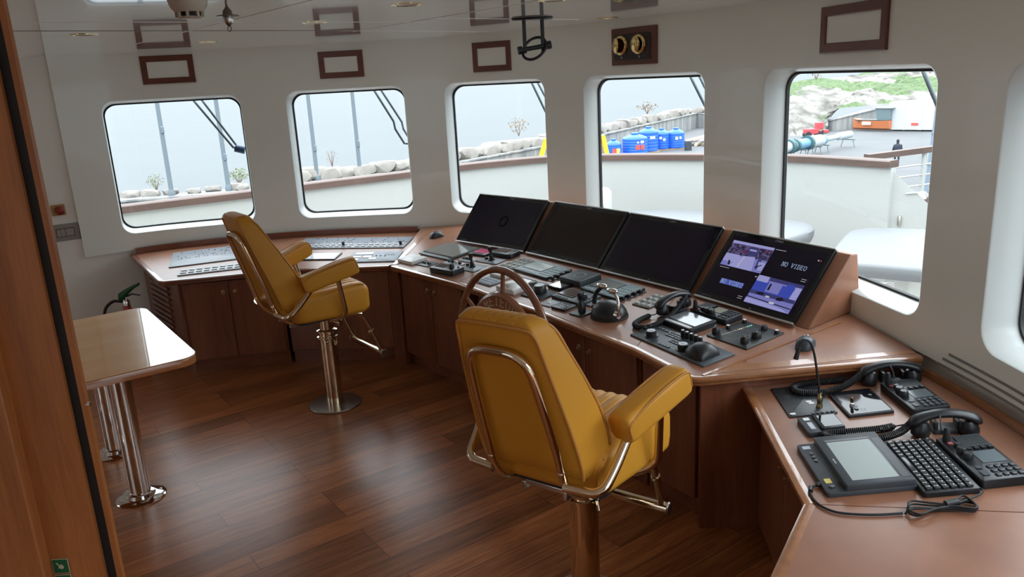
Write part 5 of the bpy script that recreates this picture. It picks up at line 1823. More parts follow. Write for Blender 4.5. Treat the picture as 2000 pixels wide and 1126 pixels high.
b.box((-0.010, 0.017, -0.004), (w * 0.80, 0.010, hh * 0.70))
b.obj('dark_plate', mat('dark_maroon_plate', (0.022, 0.012, 0.014), 0.35), o, bevel=0.003)
for k, uu in enumerate((-0.088, 0.052)):
    Tb = Matrix.Translation((uu, 0.022, 0.008)) @ Matrix.Rotation(R(-90), 4, 'X')
    b = MB(Tb)
    b.lathe([(0.054, 0), (0.054, 0.008), (0.046, 0.014), (0.040, 0.016), (0.038, 0.006), (0.0, 0.004)], 28)
    sk = b.obj('brass_socket', BRASS, o, smooth=40)
    Tl = Matrix.Translation((uu - 0.030, 0.040, 0.008)) @ Matrix.Rotation(R(28 if k == 0 else 12), 4, 'Z') @ Matrix.Rotation(R(-90), 4, 'X')
    b = MB(Tl)
    b.lathe([(0.0, 0.012), (0.020, 0.010), (0.040, 0.003), (0.046, -0.004), (0.040, -0.003), (0.0, 0.004)], 28, (-0.006 if k == 0 else 0.012, 0, 0))
    b.obj('socket_lid', BRASS, sk, smooth=50)
    b = MB(Tb)
    for q in range(6):
        a = q * PI / 3
        b.lathe([(0.004, 0), (0.003, 0.003)], 8, (0.049 * math.cos(a), 0.049 * math.sin(a), 0.010))
    b.obj('socket_screws', BRASS, sk)
    b = MB(Matrix.Translation((uu, 0.0225, -hh * 0.29)) @ Matrix.Rotation(R(90), 4, 'X'))
    b.box((0, 0, 0), (0.008, 0.012, 0.0004))
    b.obj('socket_number', PRINT, sk, smooth=0)
# fittings on the left wall
def leftwall(t, z):
    p = LW0 - AX * t
    n = Vector((AX.y, -AX.x))
    return Matrix.Translation((p.x, p.y, z)) @ Matrix(((AX.x, -n.x, 0), (AX.y, -n.y, 0), (0, 0, 1))).to_4x4()
o = thing('light_switch', 'grey metal light switch plate with two rockers on the left wall', 'light switch', M=leftwall(0.205, 0.905) @ Matrix.Rotation(PI, 4, 'Z'))
SWM = mat('switch_plate_grey', (0.24, 0.225, 0.20), 0.35, metal=0.6)
b = MB()
b.box((0, 0.005, 0), (0.170, 0.010, 0.115))
b.obj('plate', SWM, o, bevel=0.002)
b = MB()
b.box((0, 0.0105, 0), (0.112, 0.004, 0.058))
b.obj('insert', mat('switch_insert', (0.06, 0.055, 0.05), 0.4), o, smooth=0)
for uu, w in ((-0.026, 0.050), (0.016, 0.026), (0.042, 0.022)):
    b = MB()
    b.box((uu, 0.014, 0), (w, 0.005, 0.050))
    b.obj('rocker', mat('rocker_beige', (0.34, 0.32, 0.28), 0.35), o, bevel=0.001)
o = thing('emergency_button', 'red emergency button on a yellow square box on the left wall', 'emergency button', M=leftwall(0.222, 1.062) @ Matrix.Rotation(PI, 4, 'Z'))
b = MB()
b.box((0, 0.014, 0), (0.082, 0.028, 0.072))
b.obj('box', mat('ochre_yellow', (0.42, 0.25, 0.055), 0.4), o, bevel=0.004)
b = MB(Matrix.Translation((-0.006, 0.028, 0)) @ Matrix.Rotation(R(-90), 4, 'X'))
b.lathe([(0.022, 0), (0.022, 0.006), (0.030, 0.010), (0.030, 0.018), (0.022, 0.024), (0.0, 0.026)], 22)
b.obj('mushroom_button', mat('deep_red', (0.28, 0.035, 0.02), 0.35), o, smooth=40)
# fire extinguisher standing behind the table
fx, fy = -2.565, 5.10
o = thing('fire_extinguisher', 'fire extinguisher with green handle, behind the table by the left wall', 'fire extinguisher', (fx, fy, 0))
b = MB()
b.lathe([(0.0, 0.004), (0.070, 0.0), (0.078, 0.02), (0.078, 0.34), (0.066, 0.385), (0.035, 0.415), (0.024, 0.425), (0.024, 0.445), (0.0, 0.447)], 28)
b.obj('cylinder', mat('extinguisher_red', (0.35, 0.02, 0.015), 0.25, coat=0.5), o, smooth=50)
b = MB()
b.lathe([(0.022, 0.430), (0.024, 0.470), (0.016, 0.485)], 16)
b.obj('valve', CHROME, o, smooth=40)
b = MB()
b.loft([[Vector((x_, 0.016 * math.cos(2 * PI * k / 10), z_ + hh * math.sin(2 * PI * k / 10))) for k in range(10)] for x_, z_, hh in ((-0.040, 0.500, 0.030), (-0.005, 0.515, 0.034), (0.030, 0.545, 0.020), (0.070, 0.570, 0.014), (0.105, 0.585, 0.010))])
b.obj('green_handle', mat('handle_green', (0.008, 0.075, 0.02), 0.4), o, smooth=60)
b = MB()
b.tube([(0.010, 0, 0.505), (0.05, 0, 0.520), (0.100, 0, 0.510)], 0.006, 8)
b.obj('squeeze_lever', BLACK, o, smooth=60)
b = MB()
b.tube(smooth_path([(-0.020, -0.01, 0.475), (-0.075, -0.02, 0.480), (-0.130, -0.03, 0.430), (-0.145, -0.03, 0.33), (-0.110, -0.03, 0.20), (-0.085, -0.02, 0.12)], 6), 0.010, 10)
b.obj('hose', RUBBER, o, smooth=60)
# ventilation slots in the wall above the radio worktop
o = thing('wall_vent', 'long slotted vent in the white wall above the radio worktop', 'vent', (1.55, 2.35, 0.70))
for k in range(3):
    b = place(MB(), o)
    s_a, s_b = 6.66 + k * 0.03, 7.30 + k * 0.03
    pr = [W3(s_a + (s_b - s_a) * q / 14, 0.712 + k * 0.026, -0.0025) for q in range(15)]
    b.sweep([(-0.002, -0.004), (0.002, -0.004), (0.002, 0.004), (-0.002, 0.004)], pr)
    b.obj('slot', mat('vent_slot_grey', (0.22, 0.21, 0.19), 0.5), o, smooth=0)

# ------------------------------------------------------------------ ceiling fittings
for lab, x, y in (('brass ringed ceiling downlight at the far left above the table', -1.861, 3.773), ('brass ringed ceiling downlight above the leftmost window', -1.702, 4.881), ('brass ringed ceiling downlight above the second window', -0.826, 3.781), ('brass ringed ceiling downlight nearest the top edge, left of the bracket', -0.335, 3.143), ('brass ringed ceiling downlight above the brass socket board', 0.612, 4.638), ('brass ringed ceiling downlight just above the hanging bracket', 0.221, 3.289)):
    o = thing('ceiling_downlight', lab, 'downlight', (x, y, ZC), 0, 'brass ceiling downlights')
    b = MB()
    b.lathe([(0.061, 0.0), (0.061, -0.0015), (0.056, -0.0030), (0.047, -0.0022), (0.045, 0.0)], 32, cap=False)
    b.obj('ring', BRASS, o, smooth=50)
    b = MB()
    b.lathe([(0.046, -0.0008), (0.0, -0.0012)], 24)
    b.obj('lens', mat('frosted_lens', (0.45, 0.44, 0.40), 0.3), o, smooth=40)
o = thing('smoke_detector', 'cream smoke detector on the ceiling at the top left', 'smoke detector', (-0.815, 2.235, ZC))
o.scale = (0.80, 0.80, 0.80)
CREAM = mat('detector_cream', (0.52, 0.48, 0.40), 0.4)
b = MB()
b.lathe([(0.060, 0), (0.062, -0.020), (0.064, -0.045), (0.058, -0.066), (0.046, -0.082)], 36)
b.obj('housing', CREAM, o, smooth=40)
b = MB()
b.lathe([(0.0625, -0.040), (0.0645, -0.043), (0.0625, -0.046)], 36, cap=False)
b.obj('seam_ring', mat('detector_shade', (0.36, 0.33, 0.28), 0.5), o, smooth=40)
b = MB()
b.lathe([(0.036, -0.080), (0.036, -0.096)], 28)
b.obj('dark_chamber', RUBBER, o, smooth=40)
b = MB()
b.lathe([(0.0, -0.103), (0.034, -0.103), (0.039, -0.099), (0.036, -0.095), (0.0, -0.094)], 32)
b.obj('bottom_cap', CREAM, o, smooth=40)
for k in range(8):
    a = 2 * PI * k / 8 + 0.2
    b = MB()
    b.box((0.041 * math.cos(a), 0.041 * math.sin(a), -0.089), (0.009, 0.009, 0.020), a)
    b.obj('rib', CREAM, o, smooth=0)
o = thing('pendant_ornament', 'small dark metal lantern pendant hanging by a thin chain at top left', 'pendant', (-0.742, 2.320, ZC))
PEW = mat('dark_pewter', (0.20, 0.175, 0.155), 0.3, metal=0.9)
b = MB()
b.tube([(0, 0, 0), (0.001, 0, -0.02), (-0.001, 0, -0.045)], 0.0028, 8)
b.obj('chain', PEW, o, smooth=50)
b = MB()
b.lathe([(0.002, -0.042), (0.004, -0.050), (0.012, -0.060), (0.014, -0.070), (0.030, -0.072), (0.031, -0.075), (0.014, -0.077), (0.012, -0.086), (0.010, -0.092), (0.004, -0.100)], 24)
b.obj('lantern_body', PEW, o, smooth=40)
b = MB()
b.lathe([(0.0145, -0.0775), (0.015, -0.084), (0.0105, -0.092)], 20, cap=False)
b.obj('lantern_glass', SILVER, o, smooth=40)
b = MB(Matrix.Translation((0, 0, -0.107)) @ Matrix.Rotation(R(90), 4, 'X'))
b.tube([(0.005 * math.cos(2 * PI * k / 14), 0.007 * math.sin(2 * PI * k / 14), 0) for k in range(14)], 0.0016, 6, closed=True)
b.obj('hook', PEW, o, smooth=50)
o = thing('grab_rail', 'slim steel rod under the ceiling in the top left corner', 'rail', (-1.42, 2.18, ZC))
b = MB()
b.tube(round_path([(-0.035, 0.02, -0.052), (0.055, 0.0, -0.050), (0.075, -0.045, -0.002)], 0.03, 5), 0.005, 10)
b.obj('rod', CHROME, o, smooth=60)
o = thing('ceiling_bracket', 'black ceiling bracket with two posts and a tilted ring', 'bracket', (0.178, 4.285, ZC), R(8))
b = MB()
b.lathe([(0.100, 0.0), (0.104, -0.004), (0.098, -0.010), (0.0, -0.011)], 32, M=Matrix.Diagonal((1.05, 0.6, 1, 1)))
b.obj('ceiling_plate', BLACK, o, smooth=40)
for sx in (-0.045, 0.050):
    b = MB()
    b.box((sx, 0, -0.090), (0.018, 0.018, 0.165))
    b.obj('post', BLACK, o, bevel=0.003)
b = MB()
b.cyl((-0.062, 0, -0.155), (0.070, 0, -0.138), 0.012, n=14)
cb = b.obj('cross_bar', BLACK, o, smooth=40)
for x0, x1, z0, z1 in ((-0.082, -0.060, -0.158, -0.155), (0.068, 0.092, -0.138, -0.135)):
    b = MB()
    b.cyl((x0, 0, z0), (x1, 0, z1), 0.021, n=12)
    b.obj('clamp_knob', BLACK, cb, smooth=40)
b = MB(Matrix.Translation((0.004, 0.0, -0.150)) @ Matrix.Rotation(R(-38), 4, 'Y') @ Matrix.Rotation(R(62), 4, 'X'))
b.tube([(0.068 * math.cos(2 * PI * k / 40), 0.050 * math.sin(2 * PI * k / 40), 0) for k in range(40)], 0.0075, 10, closed=True)
b.obj('ring', BLACK, o, smooth=60)

# ------------------------------------------------------------------ outside: bulwark, deck, covered tables
ZD = -0.35
BW = smooth_path([(-5.6, 5.2, 0.74), (-4.5, 6.45, 0.75), (-3.51, 7.19, 0.76), (-2.5, 7.80, 0.76), (-2.0, 8.16, 0.76), (-1.04, 8.74, 0.76), (-.40, 9.20, 0.76), (.49, 9.50, 0.76), (1.14, 9.38, 0.76), (2.2, 8.86, 0.76), (2.93, 8.36, 0.76), (3.30, 7.92, 0.76), (3.62, 7.42, 0.76)], 6)
bu = thing('bulwark', 'curved white bulwark with brown cap rail around the foredeck outside', 'bulwark', (0.5, 8.5, ZD))
b = place(MB(), bu)
b.sweep([(-0.02, -0.02 - 0.76 + ZD), (0.06, -0.76 + ZD), (0.06, 0.0), (-0.02, 0.0)], BW)
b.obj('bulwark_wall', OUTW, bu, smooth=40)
b = place(MB(), bu)
b.sweep([(-0.055, -0.005), (-0.055, 0.055), (-0.040, 0.065), (0.085, 0.065), (0.095, 0.055), (0.095, -0.005)], BW)
b.obj('cap_rail', CAPW, bu, smooth=40)
gt = thing('bulwark_gate', 'white sloping bulwark door with latches beyond the right hand window', 'gate', (3.9, 7.2, ZD))
b = place(MB(), gt)
b.prism([Vector((3.64, 7.44)), Vector((4.55, 6.72)), Vector((4.58, 6.78)), Vector((3.66, 7.50))], ZD, 0, top=lambda p: 0.72 - (p[0] - 3.64) * 1.15)
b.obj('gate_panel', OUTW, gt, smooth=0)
b = place(MB(), gt)
b.sweep([(-0.006, -0.006), (0.006, -0.006), (0.006, 0.006), (-0.006, 0.006)], [(3.73, 7.355, 0.52), (3.86, 7.255, 0.54), (4.30, 6.90, -0.06)])
b.obj('door_seam', mat('seam_grey', (0.42, 0.44, 0.42), 0.5), gt, smooth=0)
for (x, y, z) in ((3.70, 7.375, 0.26), (3.98, 7.15, 0.10)):
    b = place(MB(), gt)
    b.slab((x, y), 0.03, 0.03, z - 0.045, z + 0.045, 0.012, 4, 0.004)
    b.obj('latch', STEELD, gt, smooth=40)
dk = MB()
dpoly = [wpt(0.3 + (9.0 - 0.3) * k / 40, 0.16)[0] for k in range(41)]
dk.prism([Vector((p.x, p.y)) for p in BW] + [Vector((6.5, 5.0)), Vector((3.5, -0.5))] + dpoly[::-1] + [Vector((-5.2, 4.6))], ZD - 0.05, ZD)
struct(dk.obj('trim_30', DECKW, None, smooth=0))  # planked foredeck between wheelhouse and bulwark
def covered_table(label, pts, z, th, legs, name='covered_table'):
    c = sum((Vector(p) for p in pts), Vector((0, 0))) / len(pts)
    o = thing(name, label, 'deck table', (c.x, c.y, ZD), group='white covered tables on the foredeck')
    P = smooth_path([(p[0], p[1], 0) for p in pts], 6, closed=True)
    b = place(MB(), o)
    rings = []
    for ins, zz in ((0.985, z - th), (1.0, z - th * 0.6), (1.0, z - 0.02), (0.985, z - 0.004), (0.95, z + 0.004), (0.5, z + 0.02)):
        rings.append([Vector((c.x + (p.x - c.x) * ins, c.y + (p.y - c.y) * ins, zz)) for p in P])
    b.loft(rings)
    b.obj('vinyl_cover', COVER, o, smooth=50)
    for (x, y, w) in legs:
        b = place(MB(), o)
        b.box((x, y, (ZD + z - th) / 2), (w, w, z - th - ZD))
        b.obj('pedestal', mat('pedestal_grey', (0.62, 0.63, 0.60), 0.5), o, bevel=0.02)
    return o
covered_table('white covered deck table filling the right hand window', [(2.50, 5.75), (2.47, 5.95), (2.62, 6.25), (2.95, 6.78), (3.10, 6.92), (3.35, 6.92), (3.95, 6.55), (4.0, 6.35), (3.45, 5.50), (3.25, 5.32), (3.0, 5.40), (2.68, 5.62)], 0.30, 0.10, [(3.19, 6.02, 0.24)])
covered_table('white covered deck table farther off, behind the second last monitor', [(0.25, 8.05), (0.55, 8.50), (1.30, 8.60), (1.95, 8.45), (2.55, 7.90), (2.86, 7.36), (2.62, 6.95), (2.15, 6.78), (1.20, 7.20), (0.55, 7.60)], 0.28, 0.13, [(1.45, 7.7, 0.30)])
o = thing('deck_box', 'rounded white deck box seen at the left edge of the fourth window', 'box', (0.98, 8.55, ZD))
b = MB()
b.slab((0, 0), 0.30, 0.26, 0, 0.90, 0.09, 6, 0.05)
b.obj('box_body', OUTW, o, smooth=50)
b = MB()
b.cyl((0.05, -0.13, 0.62), (0.05, -0.14, 0.62), 0.02, n=12)
b.obj('box_knob', mat('seam_grey', (0.42, 0.44, 0.42), 0.5), o)
rl = thing('gangway_rail', 'brown topped guard rail outside the right hand window', 'rail', (5.0, 10.0, -0.2))
b = place(MB(), rl)
b.sweep([(-0.05, -0.035), (0.05, -0.035), (0.05, 0.035), (-0.05, 0.035)], [(4.45, 9.80, 0.57), (5.40, 10.05, 0.60), (6.4, 10.3, 0.63)])
b.obj('top_rail', CAPW, rl, smooth=0)
b = place(MB(), rl)
b.sweep([(-0.06, -0.04), (0.06, -0.04), (0.06, 0.04), (-0.06, 0.04)], [(4.85, 9.90, -0.08), (5.60, 10.10, -0.02), (6.6, 10.35, 0.04)])
b.obj('lower_rail', CAPW, rl, smooth=0)
for x, y in ((5.28, 10.02), (6.1, 10.23)):
    b = place(MB(), rl)
    b.cyl((x, y, -0.02), (x, y, 0.56), 0.028, n=12)
    b.cyl((x, y, -0.02), (x, y, 0.05), 0.075, 0.045, 14)
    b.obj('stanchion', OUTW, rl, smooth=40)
for q in range(3):
    b = place(MB(), rl)
    b.cyl((4.6, 9.84, 0.14 + 0.13 * q), (6.4, 10.30, 0.18 + 0.13 * q), 0.010, n=8)
    b.obj('wire', STEELD, rl)
b = place(MB(), rl)
b.box((5.6, 9.95, -0.95), (2.6, 0.10, 1.7), R(14))
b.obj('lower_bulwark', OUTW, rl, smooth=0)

# wipers outside each front window
def wiper(label, path1, path2, head):
    o = thing('window_wiper', label, 'wiper', (*W3(head[0], head[1], 0.20)[:2], head[1]), group='wipers outside the windows')
    for p in (path1, path2):
        b = place(MB(), o)
        b.tube([W3(s, z, 0.20) for s, z in p], 0.0085, 8)
        b.obj('wiper_arm', mat('wiper_grey', (0.10, 0.125, 0.14), 0.5), o, smooth=50)
    b = place(MB(), o)
    c0, c1 = Vector(W3(head[0] - 0.03, head[1] + 0.01, 0.20)), Vector(W3(head[0] + 0.035, head[1] - 0.01, 0.20))
    b.cyl(c0, c1, 0.028, 0.030, 14)
    b.obj('wiper_head', mat('wiper_navy', (0.015, 0.04, 0.09), 0.4), o, smooth=40)
W_LAB = ['pair of grey wiper arms with a navy head outside the leftmost window', 'pair of cranked grey wiper arms outside the second window', 'pair of grey wiper arms at the top right of the third window', 'pair of grey wiper arms at the top right of the fourth window', 'pair of grey wiper arms at the top right of the right hand window']
W_PATH = [([(0.948, 1.843), (0.988, 1.775), (1.236, 1.370), (1.262, 1.366)], [(1.007, 1.839), (1.048, 1.772), (1.259, 1.384)], (1.276, 1.356)),
          ([(2.223, 1.827), (2.265, 1.744), (2.396, 1.496), (2.403, 1.44), (2.459, 1.331), (2.495, 1.328)], [(2.273, 1.824), (2.318, 1.741), (2.454, 1.49), (2.461, 1.437), (2.497, 1.365)], (2.530, 1.334)),
          ([(3.346, 1.819), (3.387, 1.731), (3.487, 1.529), (3.535, 1.453)], [(3.387, 1.817), (3.432, 1.73), (3.54, 1.549), (3.56, 1.49)], (3.565, 1.455)),
          ([(4.599, 1.797), (4.643, 1.73), (4.762, 1.547), (4.807, 1.483)], [(4.664, 1.794), (4.709, 1.728), (4.805, 1.581), (4.82, 1.52)], (4.835, 1.480)),
          ([(6.13, 1.799), (6.166, 1.748), (6.295, 1.578), (6.334, 1.523)], [(6.201, 1.796), (6.239, 1.748), (6.334, 1.626), (6.35, 1.56)], (6.363, 1.520))]
for lab, (p1_, p2_, hd_) in zip(W_LAB, W_PATH):
    wiper(lab, p1_, p2_, hd_)
# ------------------------------------------------------------------ quay, breakwater, sea
sea = MB()
N_ = 24
sea.add([(-1500 + 3000 * i / N_, 12 + 2400 * (j / N_) ** 2, -9.0) for j in range(N_ + 1) for i in range(N_ + 1)], [(j * (N_ + 1) + i, j * (N_ + 1) + i + 1, (j + 1) * (N_ + 1) + i + 1, (j + 1) * (N_ + 1) + i) for j in range(N_) for i in range(N_)])
SEA = mat('pale_sea', (0.101, 0.109, 0.113), 0.6, noise=0.06, nscale=0.06)
struct(sea.obj('trim_40', SEA, None, smooth=0))  # open sea out to the horizon
SEA.node_tree.nodes['Principled BSDF'].inputs['Specular IOR Level'].default_value = 0.08
QUAY = mat('quay_asphalt', (0.085, 0.087, 0.090), 0.85, noise=0.25, nscale=0.25)
BWL = [(-65.88, 24.16), (-43.92, 34.04), (-20.86, 43.48), (-14.27, 44.58), (-12.19, 46.77), (-6.04, 50.51), (-2.96, 54.13), (2.96, 62.26), (8.56, 70.49), (15.92, 82.9), (22.51, 93.88), (26.5, 90.5), (29.8, 84.5), (33, 80.6), (38, 82.6), (50, 86), (72, 92)]
qy = MB()
qy.prism([Vector((-60, 14)), Vector((75, 14)), Vector((75, 93))] + [Vector(p) for p in BWL[::-1]], -6.0, -5.5)
struct(qy.obj('trim_41', QUAY, None, smooth=0))  # ground slab of the quay
CONC = mat('streaked_concrete', (0.36, 0.37, 0.36), 0.85)
nt = CONC.node_tree
tc = nt.nodes.new('ShaderNodeTexCoord'); mp = nt.nodes.new('ShaderNodeMapping'); nz = nt.nodes.new('ShaderNodeTexNoise'); rp = nt.nodes.new('ShaderNodeValToRGB')
mp.inputs['Scale'].default_value = (1.1, 1.1, 0.12)
nz.inputs['Scale'].default_value = 1.6
nz.inputs['Detail'].default_value = 6
rp.color_ramp.elements[0].position = 0.35
rp.color_ramp.elements[0].color = (0.15, 0.155, 0.16, 1)
rp.color_ramp.elements[1].position = 0.62
rp.color_ramp.elements[1].color = (0.28, 0.28, 0.265, 1)
nt.links.new(tc.outputs['Object'], mp.inputs[0]); nt.links.new(mp.outputs[0], nz.inputs['Vector']); nt.links.new(nz.outputs['Fac'], rp.inputs[0]); nt.links.new(rp.outputs[0], nt.nodes['Principled BSDF'].inputs['Base Color'])
bk = MB()
crest = []
for k, (x, y) in enumerate(BWL):
    zt = -3.8 if x < 23 else {26.5: -4.4, 29.8: -5.3, 33: -4.35, 38: -3.7}.get(x, -3.4)
    t_ = (Vector(BWL[min(k + 1, len(BWL) - 1)]) - Vector(BWL[max(k - 1, 0)])).normalized()
    nn = Vector((-t_.y, t_.x))
    crest.append([(x, y, -5.6), (x, y, zt - 0.12), (x - nn.x * .12, y - nn.y * .12, zt - 0.10), (x - nn.x * .12, y - nn.y * .12, zt), (x + nn.x * .9, y + nn.y * .9, zt), (x + nn.x * .9, y + nn.y * .9, -5.6)])
bk.loft([[Vector(p) for p in c_] for c_ in crest])
tag(bk.obj('breakwater', CONC, None, smooth=0), 'streaked grey concrete breakwater wall running behind the blue tanks', 'breakwater')
ROCK = mat('pale_limestone', (0.235, 0.215, 0.192), 0.9, noise=0.35, nscale=2.2)
ROCKS = []
def rock_mesh(seed):
    rnd = random.Random(seed)
    import bmesh
    bm = bmesh.new()
    bmesh.ops.create_icosphere(bm, subdivisions=3, radius=0.62)
    cuts_ = [(Vector((rnd.gauss(0, 1), rnd.gauss(0, 1), rnd.gauss(0, .8))).normalized(), rnd.uniform(.36, .46)) for _ in range(5)] + [(Vector(q_) , d_) for q_, d_ in (((1, .08, .05), .47), ((-1, .06, -.04), .47), ((.05, 1, .06), .40), ((-.06, -1, .05), .40), ((.05, .04, 1), .36), ((0, 0, -1), .40))]
    for v in bm.verts:
        for n_i, d_i in cuts_:
            e = v.co.dot(n_i) - d_i
            if e > 0:
                v.co -= n_i * e * 0.92
        v.co += Vector((rnd.uniform(-1, 1), rnd.uniform(-1, 1), rnd.uniform(-1, 1))) * 0.012
        v.co.z *= 0.80
    me = bpy.data.meshes.new('boulder')
    bm.to_mesh(me)
    bm.free()
    me.materials.append(ROCK)
    me.shade_smooth()
    me.set_sharp_from_angle(angle=R(24))
    return me
RM = [rock_mesh(k) for k in range(6)]
bl = []
for i in range(2, len(BWL) - 6):
    a, c = Vector(BWL[i]), Vector(BWL[i + 1])
    L_ = (c - a).length
    d = (c - a).normalized()
    s = 0.0
    while s < L_:
        bl.append((a + d * s, d))
        s += 0.95 + 0.55 * random.random()
for k, (p, d) in enumerate(bl):
    o = bpy.data.objects.new('boulder', RM[k % 6])
    COL.objects.link(o)
    sz = 1.10 + 0.55 * random.random()
    if p.x < -12.6:
        sz *= 0.50
    nn = Vector((-d.y, d.x))
    q = p + nn * (0.75 + 0.3 * random.random())
    o.location = (q.x, q.y, -3.8 + sz * 0.22)
    o.scale = (sz * 1.35, sz, sz * 0.80)
    o.rotation_euler = (random.uniform(-.10, .10), random.uniform(-.08, .08), math.atan2(d.y, d.x) + random.uniform(-.15, .15))
    tag(o, 'pale limestone boulder lying along the top of the concrete breakwater', 'boulder', 'boulders along the breakwater')
# rubble bank behind, one mass
rb_ = MB()
lo = smooth_path([(-76.86, 32.94, -4.57), (-43.92, 37.33, -4.46), (-20.86, 46.12, -4.46), (-12.08, 49.41, -4.46), (-3.29, 56.55, -4.46), (7.69, 72.47, -4.46), (21.96, 96.62, -4.46)], 6)
hi = smooth_path([(-76.86, 41.72, -5.01), (-43.92, 42.82, -5.01), (-24.16, 51.61, -5.01), (-15.37, 54.9, -5.01), (-7.69, 60.39, -5.01), (3.29, 75.76, -5.01), (16.47, 101.02, -5.01)], 6)
rv_ = random.Random(3)
M_ = 6
vs = []
for a, c in zip(lo, hi):
    for j in range(M_ + 1):
        p = a.lerp(c, j / M_)
        vs.append((p.x, p.y, p.z + rv_.uniform(-.25, .35)))
rb_.add(vs, [(i * (M_ + 1) + j, (i + 1) * (M_ + 1) + j, (i + 1) * (M_ + 1) + j + 1, i * (M_ + 1) + j + 1) for i in range(len(lo) - 1) for j in range(M_)])
tag(rb_.obj('rubble_bank', ROCK, None, smooth=0), 'pale rubble sloping to the sea behind the breakwater wall', 'rubble', kind='stuff')
# the grassy rock slope seen through the right hand window
HILL = bpy.data.materials.new('rocky_grass_slope')
HILL.use_nodes = True
nt = HILL.node_tree
bs = nt.nodes['Principled BSDF']
bs.inputs['Roughness'].default_value = 0.95
tc = nt.nodes.new('ShaderNodeTexCoord')
n1 = nt.nodes.new('ShaderNodeTexNoise'); n1.inputs['Scale'].default_value = 0.13; n1.inputs['Detail'].default_value = 4
n2 = nt.nodes.new('ShaderNodeTexVoronoi'); n2.inputs['Scale'].default_value = 0.62
n3 = nt.nodes.new('ShaderNodeTexNoise'); n3.inputs['Scale'].default_value = 2.5; n3.inputs['Detail'].default_value = 5
r1 = nt.nodes.new('ShaderNodeValToRGB')
r1.color_ramp.elements[0].position = 0.495; r1.color_ramp.elements[0].color = (0, 0, 0, 1)
r1.color_ramp.elements[1].position = 0.520; r1.color_ramp.elements[1].color = (1, 1, 1, 1)
r2 = nt.nodes.new('ShaderNodeValToRGB')
r2.color_ramp.elements[0].position = 0.0; r2.color_ramp.elements[0].color = (0.27, 0.25, 0.225, 1)
r2.color_ramp.elements[1].position = 0.85; r2.color_ramp.elements[1].color = (0.075, 0.068, 0.058, 1)  # cell edges darker: shade of the crevices put into the rock colour
r3 = nt.nodes.new('ShaderNodeValToRGB')
r3.color_ramp.elements[0].position = 0.35; r3.color_ramp.elements[0].color = (0.038, 0.068, 0.022, 1)
r3.color_ramp.elements[1].position = 0.65; r3.color_ramp.elements[1].color = (0.092, 0.135, 0.048, 1)
mx = nt.nodes.new('ShaderNodeMix'); mx.data_type = 'RGBA'
K_ = nt.links.new
for n_i in (n1, n2, n3): K_(tc.outputs['Object'], n_i.inputs['Vector'])
K_(n1.outputs['Fac'], r1.inputs[0]); K_(n2.outputs['Distance'], r2.inputs[0]); K_(n3.outputs['Fac'], r3.inputs[0])
sx_ = nt.nodes.new('ShaderNodeSeparateXYZ'); mr_ = nt.nodes.new('ShaderNodeMapRange'); ml_ = nt.nodes.new('ShaderNodeMath'); ml_.operation = 'MULTIPLY'
mr_.inputs[1].default_value = 27.0; mr_.inputs[2].default_value = 31.0
K_(tc.outputs['Object'], sx_.inputs[0]); K_(sx_.outputs[0], mr_.inputs[0]); K_(mr_.outputs[0], ml_.inputs[0]); K_(r1.outputs[0], ml_.inputs[1])
K_(ml_.outputs[0], mx.inputs[0]); K_(r2.outputs[0], mx.inputs[6]); K_(r3.outputs[0], mx.inputs[7]); K_(mx.outputs[2], bs.inputs['Base Color'])
hl = MB()
lo = smooth_path([(26.0, 87, -5.6), (27.0, 80, -5.6), (28.6, 77.0, -5.55), (30.6, 77.2, -5.5), (33.2, 81.6, -3.6), (39, 83.9, -3.4), (52, 87.6, -3.3), (75, 95, -3.0)], 10)
hi = smooth_path([(25.5, 98.5, -2.2), (28, 98, -1.6), (32, 97.5, -1.1), (41, 100, -0.8), (52, 105, -0.4), (64, 113, 0.0), (90, 130, 0.8)], 10)
M_ = 26
vs = []
for a, c in zip(lo, hi):
    for j in range(M_ + 1):
        t = j / M_
        p = a.lerp(c, t)
        vs.append((p.x + rv_.uniform(-.2, .2), p.y + rv_.uniform(-.2, .2), p.z + 0.35 * math.sin(PI * t) + rv_.uniform(-.16, .16) * (1 if 0 < j else 0)))
for a, c in zip(lo, hi):
    pass
hl.add(vs, [(i * (M_ + 1) + j, (i + 1) * (M_ + 1) + j, (i + 1) * (M_ + 1) + j + 1, i * (M_ + 1) + j + 1) for i in range(len(lo) - 1) for j in range(M_)])
tag(hl.obj('rocky_slope', HILL, None, smooth=20), 'pale rocky slope with green patches beyond the quay, right hand window', 'slope', kind='stuff')

# lamp posts on the breakwater
for lab, x, y in (('grey lamp post crossing the leftmost window, left of two', -18.61, 44.25), ('grey lamp post crossing the leftmost window, right of two', -15.7, 45.02), ('grey lamp post crossing the second window, left of two', -11.31, 47.87), ('grey lamp post crossing the second window, right of two', -9.0, 49.41)):
    o = thing('lamp_post', lab, 'lamp post', (x, y, -3.8), group='lamp posts on the breakwater')
    PM = mat('post_grey_blue', (0.125, 0.155, 0.175), 0.5)
    b = MB()
    b.lathe([(0.13, 0), (0.12, 3.5), (0.095, 9.5)], 12)
    b.obj('pole', PM, o, smooth=50)
    b = MB()
    b.lathe([(0.17, 0), (0.20, 0.10), (0.14, 0.35)], 12)
    b.obj('foot', PM, o, smooth=40)
    b = MB()
    b.box((0.10, -0.10, 3.6 if 'leftmost window, left' in lab else 1.9), (0.16, 0.14, 0.38))
    b.obj('junction_box', PM, o, bevel=0.03)
    b = MB()
    b.cyl((0, 0, 9.4), (1.2, -0.5, 9.8), 0.06, n=10)
    b.box((1.4, -0.6, 9.82), (0.7, 0.28, 0.12), R(-22))
    b.obj('lamp_arm', PM, o, smooth=30)
